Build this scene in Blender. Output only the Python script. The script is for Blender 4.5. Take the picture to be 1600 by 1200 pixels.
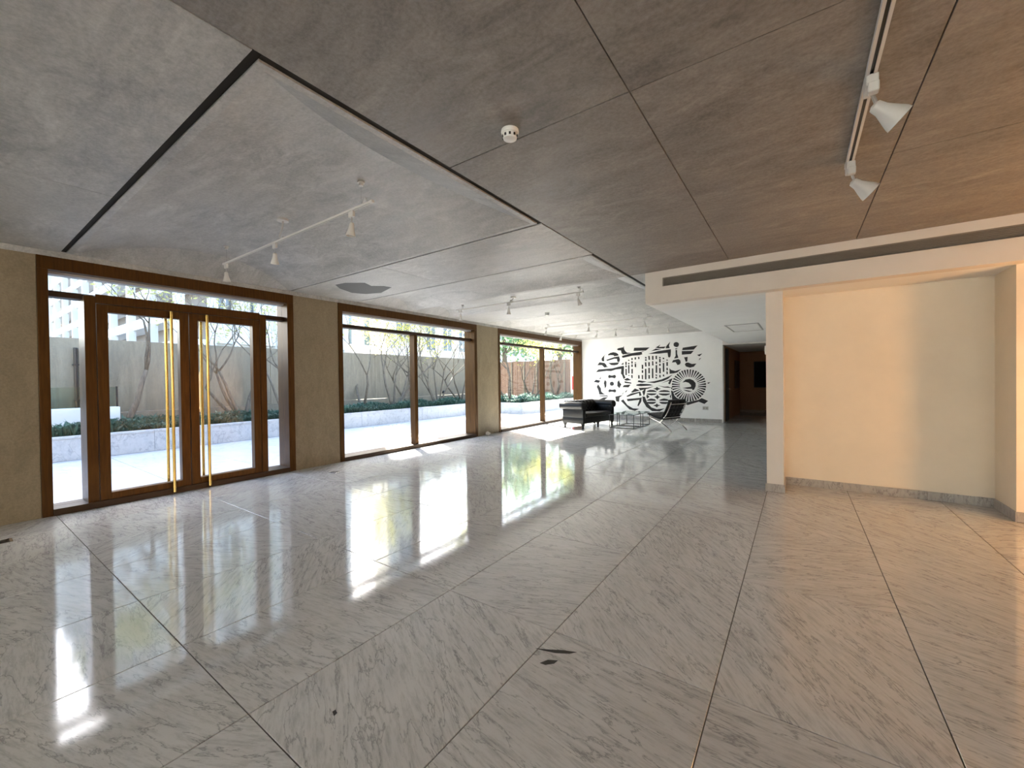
import bpy, bmesh, math, random
from mathutils import Matrix, Vector
for o in list(bpy.data.objects): bpy.data.objects.remove(o)
scene = bpy.context.scene
COL = scene.collection
R = math.radians

# ------------------------------------------------------------------ camera
cd = bpy.data.cameras.new('camera'); cam = bpy.data.objects.new('camera', cd); COL.objects.link(cam)
cd.sensor_fit = 'HORIZONTAL'; cd.sensor_width = 36.0; cd.lens = 36.0 * 636.46 / 1600.0
cd.clip_start = 0.05; cd.clip_end = 400
YAW, PITCH, ROLL = 0.612298, -0.0099423, -0.0128773
fw = Vector((-math.sin(YAW) * math.cos(PITCH), math.cos(YAW) * math.cos(PITCH), math.sin(PITCH)))
rt = Vector((math.cos(YAW), math.sin(YAW), 0)); up = rt.cross(fw)
r2 = math.cos(ROLL) * rt + math.sin(ROLL) * up; u2 = -math.sin(ROLL) * rt + math.cos(ROLL) * up
cm = Matrix((r2, u2, -fw)).transposed().to_4x4(); cm.translation = (0, 0, 1.45)
cam.matrix_world = cm
scene.camera = cam

# ------------------------------------------------------------------ sky, sun, exposure
SUN_EL = R(43.8); SUN_DIR = Vector((-0.87, 0.493, 0))          # towards the sun, over the neighbouring roofs
world = bpy.data.worlds.new('sky'); scene.world = world; world.use_nodes = True
wn = world.node_tree.nodes; wl = world.node_tree.links; wn.clear()
sky = wn.new('ShaderNodeTexSky'); sky.sky_type = 'NISHITA'; sky.sun_disc = False
sky.sun_elevation = SUN_EL; sky.sun_rotation = math.atan2(SUN_DIR.x, SUN_DIR.y); sky.air_density = 1.0; sky.dust_density = 2.5; sky.ozone_density = 1.0
bg = wn.new('ShaderNodeBackground'); bg.inputs['Strength'].default_value = 0.62
wo = wn.new('ShaderNodeOutputWorld'); hs = wn.new('ShaderNodeHueSaturation'); hs.inputs['Saturation'].default_value = 1.0; wl.new(sky.outputs[0], hs.inputs['Color']); wl.new(hs.outputs[0], bg.inputs[0]); wl.new(bg.outputs[0], wo.inputs[0])
sl = bpy.data.lights.new('sun', 'SUN'); sl.energy = 27.0; sl.angle = R(0.6); sl.color = (1.0, 0.93, 0.82)
sun = bpy.data.objects.new('sun', sl); COL.objects.link(sun)
sd = Vector((SUN_DIR.x * math.cos(SUN_EL), SUN_DIR.y * math.cos(SUN_EL), math.sin(SUN_EL)))
sun.rotation_euler = sd.to_track_quat('Z', 'Y').to_euler(); sun.location = (-20, 10, 30)
vs = scene.view_settings; vs.view_transform = 'Standard'; vs.look = 'None'; vs.gamma = 1.0; vs.use_curve_mapping = False
vs.exposure = 1.46

# ------------------------------------------------------------------ mesh helpers
class MB:
    def __init__(s): s.v = []; s.f = []; s.m = []
    def add(s, vs, fs, mi=0):
        n = len(s.v); s.v += [tuple(p) for p in vs]
        for f in fs: s.f.append(tuple(i + n for i in f)); s.m.append(mi)
        return s
    def box(s, x0, x1, y0, y1, z0, z1, c=0.0, mi=0):
        if x0 > x1: x0, x1 = x1, x0
        if y0 > y1: y0, y1 = y1, y0
        if z0 > z1: z0, z1 = z1, z0
        if c <= 0:
            return s.add([(x0,y0,z0),(x1,y0,z0),(x1,y1,z0),(x0,y1,z0),(x0,y0,z1),(x1,y0,z1),(x1,y1,z1),(x0,y1,z1)],
                         [(0,3,2,1),(4,5,6,7),(0,1,5,4),(1,2,6,5),(2,3,7,6),(3,0,4,7)], mi)
        b = bmesh.new(); bmesh.ops.create_cube(b, size=1)
        for v in b.verts:
            v.co = ((x0+x1)/2 + v.co.x*(x1-x0), (y0+y1)/2 + v.co.y*(y1-y0), (z0+z1)/2 + v.co.z*(z1-z0))
        bmesh.ops.bevel(b, geom=b.edges[:], offset=c, segments=2, affect='EDGES', profile=0.5)
        b.verts.index_update(); s.add([v.co[:] for v in b.verts], [[v.index for v in f.verts] for f in b.faces], mi); b.free(); return s
    def obox(s, M, sx, sy, sz, c=0.0, mi=0):
        t = MB(); t.box(-sx/2, sx/2, -sy/2, sy/2, -sz/2, sz/2, c); s.add([M @ Vector(v) for v in t.v], t.f, mi); return s
    def tube(s, pts, rad, n=8, mi=0, cap=True, flat=None):
        pts = [Vector(p) for p in pts]; rs = rad if isinstance(rad, (list, tuple)) else [rad]*len(pts)
        rings = []; prev = None
        for i, p in enumerate(pts):
            t = (pts[min(i+1, len(pts)-1)] - pts[max(i-1, 0)]).normalized()
            if prev is None:
                a = Vector((0,0,1)) if abs(t.z) < 0.9 else Vector((1,0,0)); u = (a - t*a.dot(t)).normalized()
            else:
                u = prev - t*prev.dot(t); u = u.normalized() if u.length > 1e-6 else prev
            prev = u; w = t.cross(u); ring = []
            for k in range(n):
                an = 2*math.pi*(k+0.5)/n; ring.append(p + u*math.cos(an)*rs[i] + w*math.sin(an)*rs[i])
            rings.append(ring)
        vs = [v for r in rings for v in r]; fs = []
        for i in range(len(rings)-1):
            for k in range(n):
                a = i*n+k; b2 = i*n+(k+1) % n; fs.append((a, b2, b2+n, a+n))
        if cap: fs.append(tuple(range(n-1, -1, -1))); fs.append(tuple((len(rings)-1)*n+k for k in range(n)))
        return s.add(vs, fs, mi)
    def cyl(s, p0, p1, r0, r1=None, n=16, mi=0): return s.tube([p0, p1], [r0, r0 if r1 is None else r1], n, mi)
    def lathe(s, prof, M=None, n=16, mi=0):
        M = M or Matrix(); vs = []; fs = []
        for r, z in prof:
            for k in range(n):
                a = 2*math.pi*k/n; vs.append(M @ Vector((r*math.cos(a), r*math.sin(a), z)))
        for i in range(len(prof)-1):
            for k in range(n):
                a = i*n+k; b2 = i*n+(k+1) % n; fs.append((a, b2, b2+n, a+n))
        fs.append(tuple(range(n-1, -1, -1))); fs.append(tuple((len(prof)-1)*n+k for k in range(n)))
        return s.add(vs, fs, mi)
    def ball(s, c, r, n=8, mi=0, sz=1.0):
        c = Vector(c); prof = [(max(1e-4, r*math.sin(math.pi*i/n)), -r*sz*math.cos(math.pi*i/n)) for i in range(n+1)]
        return s.lathe(prof, Matrix.Translation(c), n+2, mi)
    def prism(s, poly, axis, a0, a1, mi=0):
        # poly is a 2D outline; axis 'x','y','z' is the extrusion axis
        def P(p, a):
            return {'x': (a, p[0], p[1]), 'y': (p[0], a, p[1]), 'z': (p[0], p[1], a)}[axis]
        n = len(poly); vs = [P(p, a0) for p in poly] + [P(p, a1) for p in poly]
        fs = [tuple(range(n-1, -1, -1)), tuple(range(n, 2*n))] + [(i, (i+1) % n, (i+1) % n + n, i+n) for i in range(n)]
        return s.add(vs, fs, mi)
    def mesh(s, name, mats):
        me = bpy.data.meshes.new(name); me.from_pydata(s.v, [], s.f); 
        for m in (mats if isinstance(mats, (list, tuple)) else [mats]): me.materials.append(m)
        if any(s.m): me.polygons.foreach_set('material_index', s.m)
        b = bmesh.new(); b.from_mesh(me); bmesh.ops.recalc_face_normals(b, faces=b.faces[:]); b.to_mesh(me); b.free()
        return me
    def build(s, name, mats, parent=None, smooth=False, local=False):
        me = s.mesh(name, mats)
        if smooth:
            me.polygons.foreach_set('use_smooth', [True]*len(me.polygons))
            if smooth != 'all':
                try: me.set_sharp_from_angle(angle=R(38))
                except Exception: pass
        o = bpy.data.objects.new(name, me); COL.objects.link(o)
        if parent:
            o.parent = parent
            if not local: o.matrix_parent_inverse = parent_world(parent).inverted()
        return o

def parent_world(p):
    M = p.matrix_basis.copy()
    if p.parent: M = parent_world(p.parent) @ p.matrix_parent_inverse @ M
    return M
def tag(o, label, cat, group=None, kind=None):
    o['label'] = label; o['category'] = cat
    if group: o['group'] = group
    if kind: o['kind'] = kind
    return o
def thing(name, label, cat, loc=(0,0,0), rz=0.0, group=None, kind=None):
    o = bpy.data.objects.new(name, None); COL.objects.link(o); o.empty_display_size = 0.1
    o.location = loc; o.rotation_euler = (0, 0, rz)
    return tag(o, label, cat, group, kind)
def inst(me, name, parent, loc=(0,0,0), rot=(0,0,0), scale=(1,1,1)):
    o = bpy.data.objects.new(name, me); COL.objects.link(o); o.parent = parent
    o.location = loc; o.rotation_euler = rot; o.scale = scale
    return o
def copy_tree(o, parent=None):
    c = o.copy(); COL.objects.link(c); c.parent = parent
    for ch in list(o.children): copy_tree(ch, c)
    return c

# ------------------------------------------------------------------ materials
MATS = {}
def mat(name, col=(0.5,0.5,0.5), rough=0.5, metal=0.0, spec=0.5, coat=0.0):
    m = bpy.data.materials.new(name); m.use_nodes = True
    p = m.node_tree.nodes['Principled BSDF']
    p.inputs['Base Color'].default_value = (*col, 1); p.inputs['Roughness'].default_value = rough
    p.inputs['Metallic'].default_value = metal; p.inputs['Specular IOR Level'].default_value = spec
    p.inputs['Coat Weight'].default_value = coat
    MATS[name] = m; return m
def nd(m, t, **kw):
    n = m.node_tree.nodes.new(t)
    for k, v in kw.items(): setattr(n, k, v)
    return n
def lk(m, a, b): m.node_tree.links.new(a, b)
def ramp(m, fac, stops):
    r = nd(m, 'ShaderNodeValToRGB'); cr = r.color_ramp
    while len(cr.elements) < len(stops): cr.elements.new(0.5)
    for e, (p, c) in zip(cr.elements, stops): e.position = p; e.color = (*c, 1) if len(c) == 3 else c
    lk(m, fac, r.inputs[0]); return r.outputs[0]
def coords(m, scale=(1,1,1), rot=(0,0,0), kind='Object', seed=None):
    tc = nd(m, 'ShaderNodeTexCoord'); mp = nd(m, 'ShaderNodeMapping'); out = tc.outputs[kind]
    if seed:
        oi = nd(m, 'ShaderNodeObjectInfo'); mu = nd(m, 'ShaderNodeMath', operation='MULTIPLY'); mu.inputs[1].default_value = seed
        lk(m, oi.outputs['Random'], mu.inputs[0]); ad = nd(m, 'ShaderNodeVectorMath', operation='ADD')
        cx = nd(m, 'ShaderNodeCombineXYZ'); 
        for i in range(3): lk(m, mu.outputs[0], cx.inputs[i])
        lk(m, out, ad.inputs[0]); lk(m, cx.outputs[0], ad.inputs[1]); out = ad.outputs[0]
    lk(m, out, mp.inputs[0]); mp.inputs['Scale'].default_value = scale; mp.inputs['Rotation'].default_value = rot
    return mp.outputs[0]
def noise(m, vec, scale, detail=4, rough=0.55, dist=0.0):
    n = nd(m, 'ShaderNodeTexNoise'); n.inputs['Scale'].default_value = scale; n.inputs['Detail'].default_value = detail
    n.inputs['Roughness'].default_value = rough; n.inputs['Distortion'].default_value = dist
    if vec is not None: lk(m, vec, n.inputs['Vector'])
    return n.outputs[0]
def mix(m, fac, a, b, mode='MIX'):
    n = nd(m, 'ShaderNodeMix', data_type='RGBA', blend_type=mode)
    for sock, v in ((n.inputs[0], fac), (n.inputs[6], a), (n.inputs[7], b)):
        if hasattr(v, 'links'): lk(m, v, sock)
        elif isinstance(v, (int, float)): sock.default_value = v
        else: sock.default_value = (*v, 1)
    return n.outputs[2]
def bsdf(m): return m.node_tree.nodes['Principled BSDF']
def bump(m, h, strength=0.2, dist=0.01):
    b = nd(m, 'ShaderNodeBump'); b.inputs['Strength'].default_value = strength; b.inputs['Distance'].default_value = dist
    lk(m, h, b.inputs['Height']); lk(m, b.outputs[0], bsdf(m).inputs['Normal'])

def concrete(name, dark, lightc, stain, rot=0.0, seed=13.0, rough=0.6, streak=(0.8, 1.9, 1.0)):
    m = mat(name, rough=rough, spec=0.35)
    v = coords(m, seed=seed); vs_ = coords(m, scale=streak, rot=(0, 0, rot), seed=seed); v2 = coords(m, scale=(1.0, 2.2, 1.0), rot=(0, 0, rot), seed=seed+3.0)
    big = noise(m, v, 0.55, 5, 0.62, 0.9); st = noise(m, vs_, 2.4, 8, 0.72, 0.6); fine = noise(m, v, 46, 4, 0.7); mott = noise(m, v2, 5.0, 6, 0.7, 1.2)
    c = mix(m, ramp(m, st, [(0.36, (0,0,0)), (0.66, (1,1,1))]), dark, lightc)
    c = mix(m, ramp(m, mott, [(0.42, (0,0,0)), (0.70, (0.45,0.45,0.45))]), c, tuple(x*0.8 for x in dark))
    c = mix(m, ramp(m, big, [(0.40, (0,0,0)), (0.62, (0.6,0.6,0.6))]), c, stain)
    c = mix(m, 0.22, c, ramp(m, fine, [(0.34, tuple(x*0.7 for x in dark)), (0.66, tuple(x*1.15 for x in lightc))]))
    pit = noise(m, v, 17, 2, 0.4); c = mix(m, ramp(m, pit, [(0.72, (0,0,0)), (0.80, (0.22,0.22,0.22))]), c, tuple(x*0.45 for x in dark))
    lk(m, c, bsdf(m).inputs['Base Color'])
    lk(m, ramp(m, st, [(0.2, (0.36,)*3), (0.8, (0.62,)*3)]), bsdf(m).inputs['Roughness'])
    bump(m, fine, 0.12, 0.004); return m

def marble(name, base, vein, rough, spec=0.5, amount=1.0, vs=1.0):
    m = mat(name, rough=rough, spec=spec)
    tc = nd(m, 'ShaderNodeTexCoord'); oi = nd(m, 'ShaderNodeObjectInfo')
    mu = nd(m, 'ShaderNodeMath', operation='MULTIPLY'); mu.inputs[1].default_value = 57.0; lk(m, oi.outputs['Random'], mu.inputs[0])
    cx = nd(m, 'ShaderNodeCombineXYZ')
    for i in range(3): lk(m, mu.outputs[0], cx.inputs[i])
    # each slab is cut along one of two vein directions
    sn = nd(m, 'ShaderNodeMath', operation='SINE'); lk(m, mu.outputs[0], sn.inputs[0])
    an = nd(m, 'ShaderNodeMath', operation='MULTIPLY_ADD'); an.inputs[1].default_value = 0.75; an.inputs[2].default_value = 0.25; lk(m, sn.outputs[0], an.inputs[0])
    vr = nd(m, 'ShaderNodeVectorRotate', rotation_type='Z_AXIS'); lk(m, tc.outputs['Object'], vr.inputs['Vector']); lk(m, an.outputs[0], vr.inputs['Angle'])
    ad = nd(m, 'ShaderNodeVectorMath', operation='ADD'); lk(m, vr.outputs[0], ad.inputs[0]); lk(m, cx.outputs[0], ad.inputs[1])
    def mp(s):
        q = nd(m, 'ShaderNodeMapping'); q.inputs['Scale'].default_value = s; lk(m, ad.outputs[0], q.inputs[0]); return q.outputs[0]
    cloud = noise(m, mp((1.2*vs, 3.2*vs, 2)), 1.3, 4, 0.6, 0.4)
    streak = noise(m, mp((2.6*vs, 17*vs, 6)), 1.6, 7, 0.72, 0.25)
    speck = noise(m, mp((14*vs, 46*vs, 20)), 1.0, 4, 0.7, 0.2)
    vein_n = noise(m, mp((0.8*vs, 3.4*vs, 1.4)), 1.5, 8, 0.6, 0.35)
    c = mix(m, ramp(m, cloud, [(0.3, (0,0,0)), (0.75, (0.55*amount,)*3)]), base, tuple(b*0.72 for b in base))
    f1 = ramp(m, streak, [(0.46, (0,0,0)), (0.74, (0.8*amount,)*3)])
    c = mix(m, f1, c, vein)
    gate = ramp(m, cloud, [(0.4, (0,0,0)), (0.6, (1,1,1))])
    f2 = ramp(m, speck, [(0.62, (0,0,0)), (0.74, (0.8*amount,)*3)])
    f2m = mix(m, 1.0, f2, gate, 'MULTIPLY')
    c = mix(m, f2m, c, tuple(v*0.55 for v in vein))
    f3 = ramp(m, vein_n, [(0.485, (0,0,0)), (0.5, (0.8*amount,)*3), (0.515, (0,0,0))])
    c = mix(m, f3, c, tuple(v*0.8 for v in vein))
    lk(m, c, bsdf(m).inputs['Base Color'])
    rn = noise(m, mp((2, 3, 2)), 2.0, 3)
    lk(m, ramp(m, rn, [(0.3, (rough*0.75,)*3), (0.8, (rough*1.35,)*3)]), bsdf(m).inputs['Roughness'])
    return m

concrete('ceiling_concrete', (0.29,0.287,0.275), (0.63,0.62,0.595), (0.45,0.44,0.42), rot=0.5)
concrete('ceiling_concrete_shaded', (0.145,0.131,0.12), (0.38,0.35,0.32), (0.25,0.23,0.212), rot=0.5, seed=31.0)  # ceiling concrete darkened to paint in the dimmer light on the right
concrete('pier_concrete', (0.20,0.158,0.098), (0.31,0.25,0.165), (0.26,0.21,0.135), seed=7.0, streak=(1.5,1.5,0.8))
concrete('yard_concrete', (0.17,0.142,0.10), (0.31,0.265,0.19), (0.24,0.205,0.145), seed=5.0, streak=(3,3,0.4), rough=0.85)
mat('groove_shade', (0.02,0.018,0.016), 0.9)
marble('floor_marble', (0.63,0.635,0.635), (0.25,0.255,0.26), 0.075, 1.0, 0.85, 1.7)
marble('terrace_marble', (0.50,0.51,0.53), (0.33,0.34,0.36), 0.4, 0.4, 0.7, 0.6)
marble('planter_marble', (0.56,0.56,0.55), (0.33,0.33,0.34), 0.35, 0.4, 0.8, 0.5)
marble('skirting_marble', (0.44,0.42,0.39), (0.22,0.21,0.20), 0.35, 0.4, 1.0, 2.0)
mat('grout', (0.10,0.095,0.085), 0.85)
def paint(name, col, var=0.05, rough=0.7):
    m = mat(name, rough=rough, spec=0.3); v = coords(m)
    n = noise(m, v, 3.0, 5, 0.6); f = noise(m, v, 160, 2, 0.6)
    lk(m, ramp(m, n, [(0.3, tuple(c*(1-var) for c in col)), (0.7, col)]), bsdf(m).inputs['Base Color']); bump(m, f, 0.06, 0.002); return m
paint('white_paint', (0.88,0.88,0.86)); paint('bulkhead_paint', (0.74,0.70,0.645)); paint('niche_paint', (0.82,0.74,0.60), 0.06)
paint('hall_paint', (0.30,0.15,0.07)); paint('facade_white', (0.78,0.77,0.74), 0.08, 0.85); paint('facade_cream', (0.74,0.68,0.52), 0.1, 0.85)
paint('facade_grey', (0.30,0.26,0.23), 0.1, 0.85)
def bronze():
    m = mat('bronze', rough=0.38, metal=0.55, spec=0.4); v = coords(m, scale=(8,8,0.6))
    lk(m, ramp(m, noise(m, v, 6, 4), [(0.3, (0.055,0.022,0.003)), (0.7, (0.10,0.043,0.007))]), bsdf(m).inputs['Base Color']); return m
bronze()
mat('bronze_dark', (0.045,0.026,0.014), 0.45, 0.5)
mat('brass', (0.72,0.50,0.16), 0.22, 1.0); mat('steel', (0.62,0.62,0.62), 0.25, 1.0); mat('chrome', (0.85,0.85,0.86), 0.08, 1.0)
mat('white_metal', (0.66,0.645,0.61), 0.4); mat('white_plastic', (0.82,0.82,0.79), 0.35); mat('black_metal', (0.012,0.012,0.012), 0.35)
mat('black_paint', (0.012,0.012,0.013), 0.6); mat('dark_slot', (0.03,0.03,0.028), 0.8); mat('slat_paint', (0.30,0.28,0.25), 0.5)
mat('lens', (0.75,0.76,0.72), 0.15); mat('grey_plastic', (0.45,0.44,0.42), 0.45); mat('black_screen', (0.006,0.006,0.007), 0.6, spec=0.1)
mat('picture_dark', (0.05,0.012,0.010), 0.5); mat('red_paint', (0.75,0.035,0.02), 0.35); mat('crumple_paper', (0.62,0.55,0.46), 0.8)
def leather():
    m = mat('black_leather', (0.005,0.005,0.0055), 0.38, spec=0.3); v = coords(m); bump(m, noise(m, v, 90, 3), 0.15, 0.002); return m
leather()
def glass(name, tint=(0.97,0.98,0.97), rough=0.0):
    # thin architectural pane: clear transmission plus Schlick reflection
    m = bpy.data.materials.new(name); m.use_nodes = True; nt = m.node_tree; nt.nodes.clear()
    out = nt.nodes.new('ShaderNodeOutputMaterial'); mx = nt.nodes.new('ShaderNodeMixShader'); tr = nt.nodes.new('ShaderNodeBsdfTransparent')
    gl = nt.nodes.new('ShaderNodeBsdfGlossy'); lw = nt.nodes.new('ShaderNodeLayerWeight'); lw.inputs['Blend'].default_value = 0.5
    pw = nt.nodes.new('ShaderNodeMath'); pw.operation = 'POWER'; pw.inputs[1].default_value = 5.0
    ma = nt.nodes.new('ShaderNodeMath'); ma.operation = 'MULTIPLY_ADD'; ma.inputs[1].default_value = 0.6; ma.inputs[2].default_value = 0.035
    tr.inputs[0].default_value = (*tint, 1); gl.inputs['Roughness'].default_value = rough
    nt.links.new(lw.outputs['Facing'], pw.inputs[0]); nt.links.new(pw.outputs[0], ma.inputs[0]); nt.links.new(ma.outputs[0], mx.inputs[0])
    nt.links.new(tr.outputs[0], mx.inputs[1]); nt.links.new(gl.outputs[0], mx.inputs[2]); nt.links.new(mx.outputs[0], out.inputs[0])
    MATS[name] = m; return m
glass('glass'); glass('green_glass', (0.80,0.88,0.86))
m = mat('window_glass_far', (0.10,0.13,0.16), 0.08, 0.0, 0.8)
def bark():
    m = mat('bark', rough=0.85); v = coords(m, scale=(6,6,1.2))
    lk(m, ramp(m, noise(m, v, 4, 5, 0.7), [(0.3, (0.05,0.038,0.027)), (0.7, (0.20,0.165,0.12))]), bsdf(m).inputs['Base Color']); return m
bark()
def leafm(name, a, b, tr):
    m = mat(name, rough=0.6); v = coords(m)
    lk(m, ramp(m, noise(m, v, 2.5, 3), [(0.35, a), (0.65, b)]), bsdf(m).inputs['Base Color'])
    t = nd(m, 'ShaderNodeBsdfTranslucent'); t.inputs[0].default_value = (*b, 1); mx = nd(m, 'ShaderNodeMixShader'); mx.inputs[0].default_value = tr
    o = m.node_tree.nodes['Material Output']; lk(m, bsdf(m).outputs[0], mx.inputs[1]); lk(m, t.outputs[0], mx.inputs[2]); lk(m, mx.outputs[0], o.inputs[0]); return m
leafm('leaf_yellow', (0.42,0.44,0.06), (0.62,0.58,0.10), 0.45); leafm('leaf_pale', (0.34,0.38,0.12), (0.52,0.52,0.22), 0.4)
leafm('leaf_green', (0.08,0.22,0.10), (0.20,0.36,0.18), 0.4); leafm('ground_leaf', (0.02,0.07,0.055), (0.06,0.15,0.105), 0.25); mat('soil', (0.05,0.035,0.025), 0.95)
def wood():
    m = mat('fence_wood', rough=0.8); v = coords(m, scale=(6,6,0.5), seed=9.0)
    lk(m, ramp(m, noise(m, v, 3, 5, 0.7), [(0.3, (0.13,0.075,0.05)), (0.7, (0.27,0.17,0.12))]), bsdf(m).inputs['Base Color']); return m
wood()
def emit(name, col, s):
    m = mat(name, col); p = bsdf(m); p.inputs['Emission Color'].default_value = (*col, 1); p.inputs['Emission Strength'].default_value = s; return m
X = MATS
# ================================================================== SETTING
WX = -6.80            # inner face of the glazed wall
H = 2.95              # ceiling height
YB = 14.40            # wall with the mural
# ---- floor: polished marble slabs, each its own piece
floor = MB().box(-7.15, 4.8, -7.2, 19.4, -0.20, -0.006).build('floor', X['grout'])
tag(floor, 'polished grey-white marble slab floor with mirror reflections of the windows', 'floor', kind='structure')
TX, TY = 0.826, 1.262
_tc = {}
def slab(parent, name, x0, x1, y0, y1, z, th, m, gap=0.0025, ch=0.0015):
    w = round(x1-x0, 4); l = round(y1-y0, 4); k = (w, l, m)
    if k not in _tc:
        a, b = w/2-gap, l/2-gap
        t = MB(); t.add([(-a,-b,-th),(a,-b,-th),(a,b,-th),(-a,b,-th),(-a,-b,-ch),(a,-b,-ch),(a,b,-ch),(-a,b,-ch),(-a+ch,-b+ch,0),(a-ch,-b+ch,0),(a-ch,b-ch,0),(-a+ch,b-ch,0)],
                        [(0,1,5,4),(1,2,6,5),(2,3,7,6),(3,0,4,7),(4,5,9,8),(5,6,10,9),(6,7,11,10),(7,4,8,11),(8,9,10,11)])
        _tc[k] = t.mesh(name, X[m])
    return inst(_tc[k], name, parent, ((x0+x1)/2, (y0+y1)/2, z))
def cells(a, b, org, step):
    k = math.floor((a-org)/step + 1e-6); e = [a]
    while True:
        k += 1; v = org + k*step
        if v >= b-0.02: break
        if v > a+0.02: e.append(v)
    return list(zip(e, e[1:]+[b]))
for (xa, xb, ya, yb) in ((WX, 4.6, -7.0, 6.05), (WX, -0.33, 6.05, YB), (-1.95, -0.33, YB, 19.0)):
    for (x0, x1) in cells(xa, xb, -1.98, TX):
        for (y0, y1) in cells(ya, yb, 0.776, TY):
            slab(floor, 'floor_slab', x0, x1, y0, y1, 0.0, 0.012, 'floor_marble')
for (x0, x1) in cells(-0.15, 1.74, -1.98, TX): slab(floor, 'floor_slab', x0, x1, 6.05, 6.6, 0.0, 0.012, 'floor_marble')

# dark natural inclusions in two slabs
for p_ in [[(-1.169, 1.848), (-1.101, 1.882), (-1.036, 1.919), (-0.966, 1.947), (-0.994, 1.913), (-1.058, 1.876), (-1.118, 1.858)], [(-1.089, 1.764), (-1.066, 1.809), (-1.02, 1.834), (-1.025, 1.802), (-1.058, 1.768)], [(-1.685, 0.99), (-1.683, 1.004), (-1.66, 0.999), (-1.656, 0.981)]]:
    MB().prism(p_, 'z', 0.0002, 0.0006).build('dark_inclusion', mat('inclusion', (0.035,0.032,0.03), 0.25), floor)
# ---- ceiling: concrete slab, flat panels and shallow barrel vaults divided by shadow grooves
YA = -5.9            # the flat ceiling stops here; behind it an added glass roof lets in fill daylight
ceiling = MB().box(-7.15, 4.8, YA, 19.4, 3.24, 3.5).build('ceiling', X['groove_shade'])
tag(ceiling, 'board-marked grey concrete ceiling with shallow barrel vaults and dark shadow grooves', 'ceiling', kind='structure')
def cpanel(x0, x1, y0, y1, m='ceiling_concrete', z=H, g=0.0028):
    return MB().box(x0+g, x1-g, y0+g, y1-g, z, 3.239, c=0.002).build('ceiling_panel', X[m], ceiling)
def vault(y0, y1, rise, x0=-6.785, x1=-2.05, rim=0.045, sl=2.3, n=20):
    t = MB(); yc = (y0+y1)/2; hw = (y1-y0)/2 - rim; top = []; L = []; Rr = []
    # flat rim
    for (a, b, c, d) in ((x0, x1, y0, y0+rim), (x0, x1, y1-rim, y1), (x0, x0+rim, y0+rim, y1-rim), (x1-rim, x1, y0+rim, y1-rim)):
        t.box(a, b, c, d, H, H+0.03)
    ya = [yc + hw*(-1+2*i/n) for i in range(n+1)]
    za = [H + 0.001 + rise*(1-((y-yc)/hw)**2) for y in ya]
    base = len(t.v)
    vs = []; 
    for y, z in zip(ya, za):
        dx = sl*(z-H); vs += [(x0+rim, y, H), (x0+rim+dx, y, z), (x1-rim-dx, y, z), (x1-rim, y, H)]
    fs = []
    for i in range(n):
        a = 4*i; b = 4*(i+1)
        for k in range(3): fs.append((a+k, a+k+1, b+k+1, b+k))
    t.add(vs, fs)
    # side faces of the vault block up to the slab
    t.box(x0, x1, y0, y0+0.02, H+0.03, 3.239); t.box(x0, x1, y1-0.02, y1, H+0.03, 3.239)
    t.box(x1-0.02, x1, y0, y1, H+0.03, 3.239); t.box(x0, x0+0.02, y0, y1, H+0.03, 3.239)
    o = t.build('ceiling_vault', X['ceiling_concrete'], ceiling)
    for p in o.data.polygons[-(24):]: p.use_smooth = False
    return o
XG = -2.0
# bay left of the big vault
for a, b in ((-6.79, -4.46), (-4.46, XG)): cpanel(a, b, YA, 0.855)
vault(0.898, 3.375, 0.20)
for a, b in ((-6.79, -4.46), (-4.46, XG-0.012)): cpanel(a, b, 3.40, 4.595)
vault(4.612, 5.845, 0.13); vault(5.855, 7.095, 0.13)
cpanel(-6.79, XG-0.012, 7.10, 8.35)
vault(8.36, 9.595, 0.13); vault(9.605, 10.85, 0.13)
cpanel(-6.79, XG-0.012, 10.86, 11.25)
vault(11.26, 12.50, 0.13); vault(12.51, 13.75, 0.13)
cpanel(-6.79, XG-0.012, 13.76, YB-0.002)
xe = [XG, -0.715, 0.53, 1.77, 3.0, 4.6]
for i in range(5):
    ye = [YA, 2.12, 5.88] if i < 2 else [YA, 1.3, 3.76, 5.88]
    for a, b in zip(ye, ye[1:]): cpanel(xe[i], xe[i+1], a, b, 'ceiling_concrete_shaded', z=H - 0.002*((i+int(b)) % 2))
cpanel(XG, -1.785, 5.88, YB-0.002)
# near-black strips fill the widest grooves, painting in their shade
for (a_, b_, c_, d_) in ((-6.79, XG, 0.856, 0.897), (-2.049, -2.001, 0.898, 3.40), (-6.79, -2.05, 3.376, 3.403), (-6.79, -2.05, 4.596, 4.611), (-2.049, -2.013, 4.6, 14.39)):
    MB().box(a_, b_, c_, d_, H+0.012, 3.239).build('groove_shade_strip', X['groove_shade'], ceiling)
# dark damp stain on the flat band
st = MB(); pts = [(-5.82, 3.59), (-6.0, 3.78), (-6.13, 4.08), (-6.03, 4.28), (-5.75, 4.38), (-5.29, 4.23), (-5.31, 4.1), (-5.46, 3.98), (-5.36, 3.79), (-5.59, 3.61)]
st.prism(pts, 'z', H-0.0015, H-0.0005); st.build('damp_stain', mat('stain', (0.13,0.13,0.125), 0.8), ceiling)

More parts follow.
